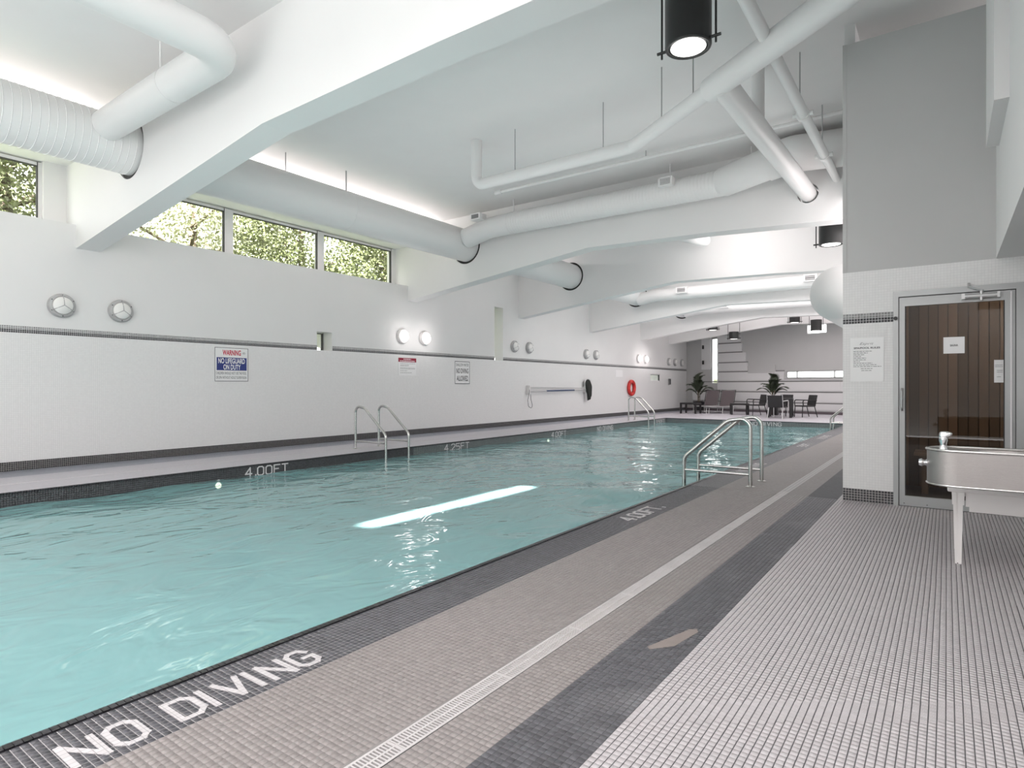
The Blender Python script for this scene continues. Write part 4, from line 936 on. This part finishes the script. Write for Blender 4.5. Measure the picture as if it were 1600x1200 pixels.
# ------------------------------------------------------------------ wall equipment
o = thing('rescue_pole', 'long silver and blue rescue pole hung level on the left wall', 'pole', (LX + 0.1, 17.5, 1.08))
part('pole_tube', MB().tube([(0, -1.85, 0.07), (0, 1.98, 0.045)], 0.016, 12), M_alusil, o, smooth=True)
part('pole_tube', MB().tube([(0.02, -1.85, -0.05), (0.02, 1.75, -0.02)], 0.022, 12), M_alusil, o, smooth=True)
part('grip_sleeve', MB().tube([(0.02, -0.9, -0.04), (0.02, 0.9, -0.028)], 0.026, 12), M_blue, o, smooth=True)
part('wall_bracket', MB().box(-0.1, 0.05, -1.9, -1.86, -0.14, 0.13), M_white, o)
part('wall_bracket', MB().box(-0.1, 0.05, 1.75, 1.79, -0.1, 0.1), M_white, o)
cp = [(0.03, -1.86, 0.10), (0.05, -1.93, -0.1), (0.05, -2.02, -0.32), (0.05, -1.98, -0.52), (0.05, -1.82, -0.58), (0.05, -1.76, -0.50), (0.05, -1.84, -0.3), (0.04, -1.86, -0.08)]
part('cord', MB().tube(fillet(cp, 0.08, 5), 0.008, 6), M_inkdk, o, smooth=True)
o = thing('skimmer_net', 'black skimmer net hanging at the right end of the pole', 'net', (LX + 0.14, 19.35, 1.05))
hoop = [(0.03 * math.sin(a), 0.26 * math.sin(a) * (0.55 + 0.45 * max(0, math.cos(a))), 0.12 + 0.28 * math.cos(a) - (0.22 if math.cos(a) < -0.9 else 0)) for a in [2 * PI * k / 24 for k in range(24)]]
part('hoop', MB().tube(hoop, 0.018, 8, closed=True), M_alusil, o, smooth=True)
mb = MB(); n = 24
for ring, (sc_, dx, dz) in enumerate(((1, 0.0, 0), (0.75, 0.08, -0.09), (0.3, 0.11, -0.28))):
    mb.add([(p[0] + dx, p[1] * sc_, 0.1 + (p[2] - 0.1) * sc_ + dz) for p in hoop], [])
mb.f = [(r * n + k, r * n + (k + 1) % n, (r + 1) * n + (k + 1) % n, (r + 1) * n + k) for r in range(2) for k in range(n)] + [tuple(range(2 * n, 3 * n))]
part('net_bag', mb, M_net, o, smooth=True)
o = thing('life_ring', 'red life ring hanging on the far left wall', 'life ring', (LX + 0.07, 23.25, 1.12))
part('ring', MB().tube([(0, 0.27 * math.cos(a), 0.27 * math.sin(a)) for a in [2 * PI * k / 40 for k in range(40)]], [0.07] * 40, 16, closed=True), M_red, o, smooth=True)
for a in (45, 135, 225, 315):
    a = math.radians(a); c_ = Vector((0, 0.27 * math.cos(a), 0.27 * math.sin(a))); t_ = Vector((0, -math.sin(a), math.cos(a)))
    part('band', MB().tube([c_ - t_ * 0.02, c_ + t_ * 0.02], 0.073, 16), mat('dark_red_band', (0.35, 0.02, 0.02), 0.5) if a < 1 else bpy.data.materials['dark_red_band'], o, smooth=True)
part('hook', MB().tube([(-0.07, 0, 0.30), (0.02, 0, 0.29), (0.02, 0, 0.36)], 0.008, 6), M_steel, o)
o = thing('wall_phone', 'small dark wall phone right of the far low window', 'phone', (LX + 0.02, 27.55, 1.40))
part('phone_body', MB().box(0, 0.06, -0.09, 0.09, -0.14, 0.14), M_inkgrey, o, bevel=0.01); part('handset', MB().box(0.06, 0.1, -0.07, -0.02, -0.11, 0.12), M_inkdk, o, bevel=0.01)
for z in (3.1, 2.35):
    p = FA + fd * fu(1100.5)[0] + fn_ * 0.11
    o = thing('wall_sensor', ('upper' if z > 3 else 'lower') + ' small black box on the white pier in the far corner', 'sensor', (p.x, p.y, z))
    part('case', MB().box(-0.04, 0.04, -0.05, 0.03, -0.09, 0.09), M_blackm, o, bevel=0.008); part('lens', MB().lathe([(0.02, -0.06), (0.02, -0.05)], (0, 0, 0.03), 'Y', 12), M_inkgrey, o)

# ------------------------------------------------------------------ drinking fountain and white table
FXC = -0.108
f = thing('drinking_fountain', 'brushed steel drinking fountain with chrome bubbler at the right edge', 'fountain', (0, 4.78, 0))
R = 0.165
outl = []
for k in range(17):
    a = PI / 2 + PI * k / 16; outl.append((FXC + 0.165 + R * math.cos(a), R * math.sin(a)))
outl = [(1.5, R)] + outl + [(1.5, -R)]
basin = [(0.20 + 0.16 * math.cos(a), 0.112 * math.sin(a)) for a in [2 * PI * k / 32 for k in range(32)]]
mb = MB(); mb.prism(outl, lambda a, b, t: (a, b, t), 0.575, 0.79); bo = part('bowl_body', mb, M_brushed, f, smooth=True)
cut = MB(); prof = [(1.0, 0.83), (1.0, 0.785), (0.86, 0.735), (0.5, 0.705)]
vs = []; 
for sc_, z in prof: vs += [(0.24 + 0.20 * sc_ * math.cos(a), 0.135 * sc_ * math.sin(a), z) for a in [2 * PI * k / 32 for k in range(32)]]
fs = [(r * 32 + k, r * 32 + (k + 1) % 32, (r + 1) * 32 + (k + 1) % 32, (r + 1) * 32 + k) for r in range(3) for k in range(32)] + [tuple(range(31, -1, -1)), tuple(range(96, 128))]
cut.add(vs, fs); co_ = cut.build('cutter', None); co_.location = (0, 4.78, 0)
md = bo.modifiers.new('b', 'BOOLEAN'); md.operation = 'DIFFERENCE'; md.object = co_; md.solver = 'EXACT'
dg = bpy.context.evaluated_depsgraph_get(); dg.update(); me = bpy.data.meshes.new_from_object(bo.evaluated_get(dg)); bo.modifiers.clear(); bo.data = me
if not me.materials: me.materials.append(M_brushed)
bpy.data.objects.remove(co_)
rim = [Vector((a, b, 0.0)) for a, b in outl]
part('top_rim', MB().tube([(p.x, p.y * 0.99, 0.795) for p in rim], 0.009, 8), M_steel, f, smooth=True)
part('bottom_rim', MB().tube([(p.x, p.y, 0.578) for p in rim], 0.007, 8), M_steel, f, smooth=True)
bub = MB(); bub.tube(fillet([(-0.02, 0.0, 0.78), (-0.02, 0.0, 0.865), (0.0, 0, 0.895)], 0.02), [0.024] + [0.019] * 3 + [0.017] * 3 + [0.021] * 4, 16) if False else bub.lathe([(0.026, 0.785), (0.021, 0.80), (0.018, 0.825), (0.024, 0.85), (0.022, 0.87)], (-0.02, 0, 0), 'Z', 20)
part('bubbler_stem', bub, M_chrome, f, smooth=True)
g = MB(); g.add([(x - 0.02, y, z) for x, y, z in [(-0.028, -0.022, 0.885), (-0.03, 0.022, 0.885), (0.062, 0.012, 0.895), (0.062, -0.012, 0.895), (-0.022, -0.02, 0.855), (-0.022, 0.02, 0.855), (0.018, 0.016, 0.855), (0.018, -0.016, 0.855), (-0.02, -0.012, 0.912), (-0.02, 0.012, 0.912), (0.035, 0.007, 0.908), (0.035, -0.007, 0.908)]],
      [(4, 5, 6, 7), (0, 4, 7, 3), (1, 2, 6, 5), (0, 1, 5, 4), (3, 7, 6, 2), (0, 3, 11, 8), (1, 9, 10, 2), (0, 8, 9, 1), (8, 11, 10, 9), (3, 2, 10, 11)])
o = part('bubbler_head', g, M_chrome, f, smooth=True); m_ = o.modifiers.new('s', 'SUBSURF'); m_.levels = 2; m_.render_levels = 2
part('push_button', MB().lathe([(0.020, -0.015), (0.026, 0.0), (0.018, 0.012), (0.018, 0.022), (0.026, 0.03), (0.022, 0.038)], (FXC - 0.028, 0.0, 0.70), 'X', 20), M_chrome, f, smooth=True)
part('drain_strainer', MB().lathe([(0.035, 0.706), (0.030, 0.710)], (0.24, 0, 0), 'Z', 20), M_steel, f)
part('wall_mount', MB().box(1.3, 1.5, -0.15, 0.15, 0.45, 0.8), M_brushed, f)

wt = thing('side_table', 'white plastic table with ribbed legs behind the drinking fountain', 'table', (0.66, 5.3, 0))
part('tabletop', MB().box(-0.66, 0.66, -0.26, 0.30, 0.485, 0.515), M_white, wt, bevel=0.01)
part('apron', MB().box(-0.56, 0.60, -0.235, -0.215, 0.39, 0.485), M_white, wt); part('apron', MB().box(-0.56, 0.60, 0.235, 0.255, 0.39, 0.485), M_white, wt); part('apron', MB().box(-0.61, -0.59, -0.2, 0.22, 0.39, 0.485), M_white, wt)
part('lower_rail', MB().box(-0.54, 0.6, -0.22, -0.20, 0.355, 0.39), M_white, wt)
for sx in (-0.60, 0.56):
    for sy in (-0.215, 0.235):
        g = MB()
        for z0, z1, w0, w1 in ((0.0, 0.40, 0.018, 0.026), (0.40, 0.485, 0.033, 0.035)):
            g.add([(sx + a * w, sy + b * w, z) for z, w in ((z0, w0), (z1, w1)) for a, b in ((-1, -1), (-0.3, -1), (-0.3, -0.8), (0.0, -0.8), (0.0, -1), (1, -1), (1, 1), (-1, 1))],
                  [tuple(range(7, -1, -1)), tuple(range(8, 16))] + [(i, (i + 1) % 8, 8 + (i + 1) % 8, 8 + i) for i in range(8)])
        lg = part('leg', g, M_white, wt)
        part('foot_cap', MB().box(sx - 0.018, sx + 0.018, sy - 0.018, sy + 0.018, 0.0, 0.006), M_rubber, lg)

# ------------------------------------------------------------------ furniture at the far end
def coffee(loc, rz, label, w=0.72):
    t = thing('coffee_table', label, 'table', loc, rz, 'low black tables at the far end')
    part('tabletop', MB().box(-w / 2, w / 2, -w / 2, w / 2, 0.40, 0.47), M_table, t, bevel=0.006)
    for sx in (-1, 1):
        for sy in (-1, 1): part('leg', MB().box(sx * (w / 2 - 0.04) - 0.035, sx * (w / 2 - 0.04) + 0.035, sy * (w / 2 - 0.04) - 0.035, sy * (w / 2 - 0.04) + 0.035, 0, 0.40), M_table, t)
coffee((-9.1, 26.0, 0), 0.0, 'low black table left of the loungers'); coffee((-7.12, 26.3, 0), 0.35, 'low black table right of the loungers')
def lounger(loc, rz, label):
    t = thing('sun_lounger', label, 'lounger', loc, rz, 'sling loungers at the far end')
    part('side_rail', MB().tube([(-0.32, -1.0, 0.30), (-0.32, 0.55, 0.30)], 0.02, 8), M_alusil, t); part('side_rail', MB().tube([(0.32, -1.0, 0.30), (0.32, 0.55, 0.30)], 0.02, 8), M_alusil, t)
    part('end_rail', MB().tube([(-0.32, -1.0, 0.30), (0.32, -1.0, 0.30)], 0.02, 8), M_alusil, t)
    part('seat_sling', MB().box(-0.30, 0.30, -0.98, 0.35, 0.295, 0.307), M_sling, t)
    M_ = Matrix.Translation((0, 0.35, 0.30)) @ Matrix.Rotation(math.radians(68), 4, 'X')
    part('back_sling', MB().box(-0.29, 0.29, 0.0, 0.74, -0.006, 0.006, M_), M_sling, t)
    fr = MB(); fr.tube([M_ @ Vector(p) for p in ((-0.32, 0, 0), (-0.32, 0.76, 0), (0.32, 0.76, 0), (0.32, 0, 0))], 0.02, 8); part('back_frame', fr, M_table, t)
    for sx in (-0.3, 0.3):
        for y_ in (-0.85, 0.4): part('leg', MB().tube([(sx, y_, 0.29), (sx, y_ - 0.05, 0.0)], 0.018, 8), M_alusil, t)
    part('stretcher', MB().tube([(-0.3, -0.88, 0.1), (0.3, -0.88, 0.1)], 0.012, 6), M_alusil, t)
lounger((-8.82, 27.45, 0), -0.08, 'brown sling lounger with silver frame, left of two'); lounger((-8.12, 27.45, 0), -0.08, 'brown sling lounger with silver frame, right of two')

def chair(loc, rz, label, frame=None):
    t = thing('wicker_armchair', label, 'chair', loc, rz, 'armchairs around the black table')
    m = M_wicker; fm = frame or M_wicker
    part('seat', MB().box(-0.27, 0.27, -0.27, 0.25, 0.40, 0.45), m, t, bevel=0.01)
    M_ = Matrix.Translation((0, 0.25, 0.42)) @ Matrix.Rotation(math.radians(12), 4, 'X') @ Matrix.Rotation(0, 4, 'Z')
    part('backrest', MB().box(-0.26, 0.26, -0.015, 0.02, 0.0, 0.44, Matrix.Translation((0, 0.25, 0.42)) @ Matrix.Rotation(math.radians(-12), 4, 'X')), m, t, bevel=0.01)
    if frame: part('back_frame', MB().tube([(-0.28, 0.26, 0.30), (-0.28, 0.35, 0.87), (0.28, 0.35, 0.87), (0.28, 0.26, 0.30)], 0.014, 8), frame, t)
    for sx in (-1, 1):
        part('armrest', MB().tube(fillet([(sx * 0.28, -0.24, 0.42), (sx * 0.28, -0.26, 0.66), (sx * 0.28, 0.30, 0.64)], 0.07, 5), 0.02, 8), fm, t, smooth=True)
        part('leg', MB().tube([(sx * 0.25, -0.25, 0.42), (sx * 0.26, -0.27, 0)], 0.017, 8), fm, t); part('leg', MB().tube([(sx * 0.25, 0.23, 0.42), (sx * 0.27, 0.34, 0)], 0.017, 8), fm, t)
TBX, TBY = -5.0, 24.75
chair((-6.3, 25.7, 0), math.radians(-50), 'black wicker armchair left of the table, beside the low table')
chair((-4.45, 25.5, 0), math.radians(-48), 'black wicker armchair right of the square table, rightmost')
chair((-5.35, 26.0, 0), math.radians(-15), 'black wicker armchair behind the square table')
chair((-5.1, 24.0, 0), math.radians(172), 'armchair with pale frame in front of the square table', M_alusil)
t = thing('square_table', 'square black wicker table with thick legs among the armchairs', 'table', (TBX - 0.22, TBY + 0.15, 0), math.radians(8))
part('tabletop', MB().box(-0.45, 0.45, -0.42, 0.42, 0.68, 0.73), M_wicker, t, bevel=0.01)
for sx in (-1, 1):
    for sy in (-1, 1): part('leg', MB().add([(sx * 0.39 + a * w, sy * 0.36 + b * w, z) for z, w in ((0, 0.045), (0.68, 0.06)) for a, b in ((-1, -1), (1, -1), (1, 1), (-1, 1))], [(3, 2, 1, 0), (4, 5, 6, 7), (0, 1, 5, 4), (1, 2, 6, 5), (2, 3, 7, 6), (3, 0, 4, 7)]), M_wicker, t)

# potted palms
def frond_mesh(L_=0.95, n=16):
    mb = MB(); pts = []
    for k in range(n + 1):
        s = k / n; pts.append(Vector((L_ * s * (0.75 - 0.1 * s), 0, L_ * (0.95 * s - 0.80 * s * s))))
    mb.tube(pts, [0.008 * (1 - 0.8 * k / n) for k in range(n + 1)], 5)
    for k in range(3, n + 1):
        d = (pts[k] - pts[k - 1]).normalized(); ll = 0.26 * math.sin(PI * min(1, (k - 1) / n) ** 0.8 * 0.95) + 0.05
        for sgn in (-1, 1):
            for j in range(2):
                b = pts[k - 1].lerp(pts[k], j * 0.5); tip = b + d * ll * 0.75 + Vector((0, sgn * ll * 0.7, -ll * 0.28)); mid = b.lerp(tip, 0.45) + Vector((0, 0, 0.015))
                w = d * 0.014
                mb.add([b - w * 0.5, b + w, mid + w * 1.2, tip, mid - w], [(0, 1, 2, 4), (4, 2, 3)])
    return mb
def palm(loc, label, H=1.3, pot='low', s=1.0):
    t = thing('potted_palm', label, 'plant', loc, 0, 'potted palms at the far end')
    if pot == 'low': part('pot', MB().lathe([(0.19, 0), (0.27, 0.42), (0.28, 0.46), (0.24, 0.46), (0.23, 0.42)], (0, 0, 0), 'Z', 24), M_table, t, smooth=True)
    else: part('pot', MB().box(-0.19, 0.19, -0.19, 0.19, 0, 0.52), M_wicker, t, bevel=0.012)
    pz = 0.44 if pot == 'low' else 0.50
    part('soil', MB().lathe([(0.17, pz), (0.15, pz + 0.025)], (0, 0, 0), 'Z', 16), M_soil, t)
    for k in range(3): part('stem', MB().tube([(0.04 * math.cos(k * 2.1), 0.04 * math.sin(k * 2.1), pz), (0.06 * math.cos(k * 2.1), 0.06 * math.sin(k * 2.1), pz + 0.45 * s)], 0.018, 7), M_stem, t)
    base = frond_mesh().build('frond', M_leaf, t); nf = 12
    for k in range(nf):
        o = base if k == 0 else base.copy()
        if k: C.objects.link(o); o.parent = t
        o.location = (0, 0, pz + (0.15 + 0.40 * (k % 4) / 4) * s); sc_ = s * random.uniform(0.75, 1.05)
        o.rotation_euler = (random.uniform(-0.2, 0.2), -0.35 - 0.75 * (k % 4) / 3 + random.uniform(-0.15, 0.15), k * 2.4 + random.uniform(-0.3, 0.3)); o.scale = (sc_,) * 3
palm((-9.55, 28.4, 0), 'potted palm in the far left corner behind the loungers', pot='low', s=1.25)
palm((-5.85, 26.6, 0), 'potted palm in a square black pot behind the armchairs', pot='sq', s=1.12)

# ------------------------------------------------------------------ trees outside the left windows
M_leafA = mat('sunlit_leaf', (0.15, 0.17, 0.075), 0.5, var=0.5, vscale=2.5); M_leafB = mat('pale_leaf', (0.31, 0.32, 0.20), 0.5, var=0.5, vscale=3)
g = thing('ground_outside', 'leafy bank of ground outside the left windows', 'ground', kind='structure')
part('soil_bank', MB().box(-40, -11.6, -20, 40, 1.0, 1.6), mat('outdoor_ground', (0.12, 0.14, 0.07), 0.9, var=0.3), g)
def tree(x, y, H, R_, n, m, label, seed, dens=1.0):
    t = thing('tree', label, 'tree', (x, y, 1.6)); rng = random.Random(seed)
    part('trunk', MB().tube([(0, 0, 0), (0.1, 0.05, H * 0.35), (-0.05, 0.1, H * 0.6), (0.1, 0, H * 0.9)], [0.13, 0.11, 0.08, 0.03], 8), M_bark, t, smooth=True)
    tips = []
    for k in range(13):
        z = H * (0.2 + 0.65 * k / 13); a = rng.uniform(0, 6.28); L_ = R_ * rng.uniform(0.6, 1.05)
        p0 = Vector((0, 0, z)); p1 = p0 + Vector((math.cos(a) * L_ * 0.5, math.sin(a) * L_ * 0.5, 0.25 * L_)); p2 = p0 + Vector((math.cos(a + 0.2) * L_, math.sin(a + 0.2) * L_, 0.45 * L_))
        part('branch', MB().tube([p0, p1, p2], [0.045, 0.03, 0.01], 6), M_bark, t); tips += [p1, p2, p1.lerp(p2, 0.5)]
    rs = np.random.RandomState(seed); tp = np.array([tuple(p) for p in tips]); c = tp[rs.randint(0, len(tp), n)] + rs.randn(n, 3) * np.array([0.42, 0.42, 0.34]) * R_ / 1.8
    a = rs.randn(n, 3); a /= np.linalg.norm(a, axis=1)[:, None]; b = np.cross(a, rs.randn(n, 3)); b /= np.linalg.norm(b, axis=1)[:, None]
    s = rs.uniform(0.028, 0.06, (n, 1))
    V = np.stack([c - a * s, c + b * s * 0.5, c + a * s, c - b * s * 0.5], 1).reshape(-1, 3)
    F = np.arange(n * 4).reshape(-1, 4)
    me = bpy.data.meshes.new('foliage'); me.vertices.add(len(V)); me.vertices.foreach_set('co', V.ravel()); me.loops.add(F.size); me.loops.foreach_set('vertex_index', F.ravel().astype(np.int32))
    me.polygons.add(n); me.polygons.foreach_set('loop_start', (np.arange(n) * 4).astype(np.int32)); me.update(calc_edges=True); me.materials.append(m)
    o = bpy.data.objects.new('foliage', me); C.objects.link(o); o.parent = t; o['kind'] = 'stuff'
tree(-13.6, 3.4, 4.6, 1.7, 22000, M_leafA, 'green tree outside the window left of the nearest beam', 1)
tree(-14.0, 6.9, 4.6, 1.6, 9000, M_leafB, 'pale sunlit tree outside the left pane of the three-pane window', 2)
tree(-13.8, 9.6, 4.8, 1.7, 20000, M_leafA, 'green tree outside the middle pane of the three-pane window', 3)
tree(-13.6, 12.2, 4.8, 1.8, 26000, M_leafA, 'dense green tree outside the right pane of the three-pane window', 4)
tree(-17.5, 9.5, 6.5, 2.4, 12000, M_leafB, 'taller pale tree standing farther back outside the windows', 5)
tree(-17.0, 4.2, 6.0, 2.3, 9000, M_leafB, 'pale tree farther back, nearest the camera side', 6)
tree(-16.5, 15.0, 6.0, 2.4, 22000, M_leafA, 'dark green tree farther back past the last window pane', 8)
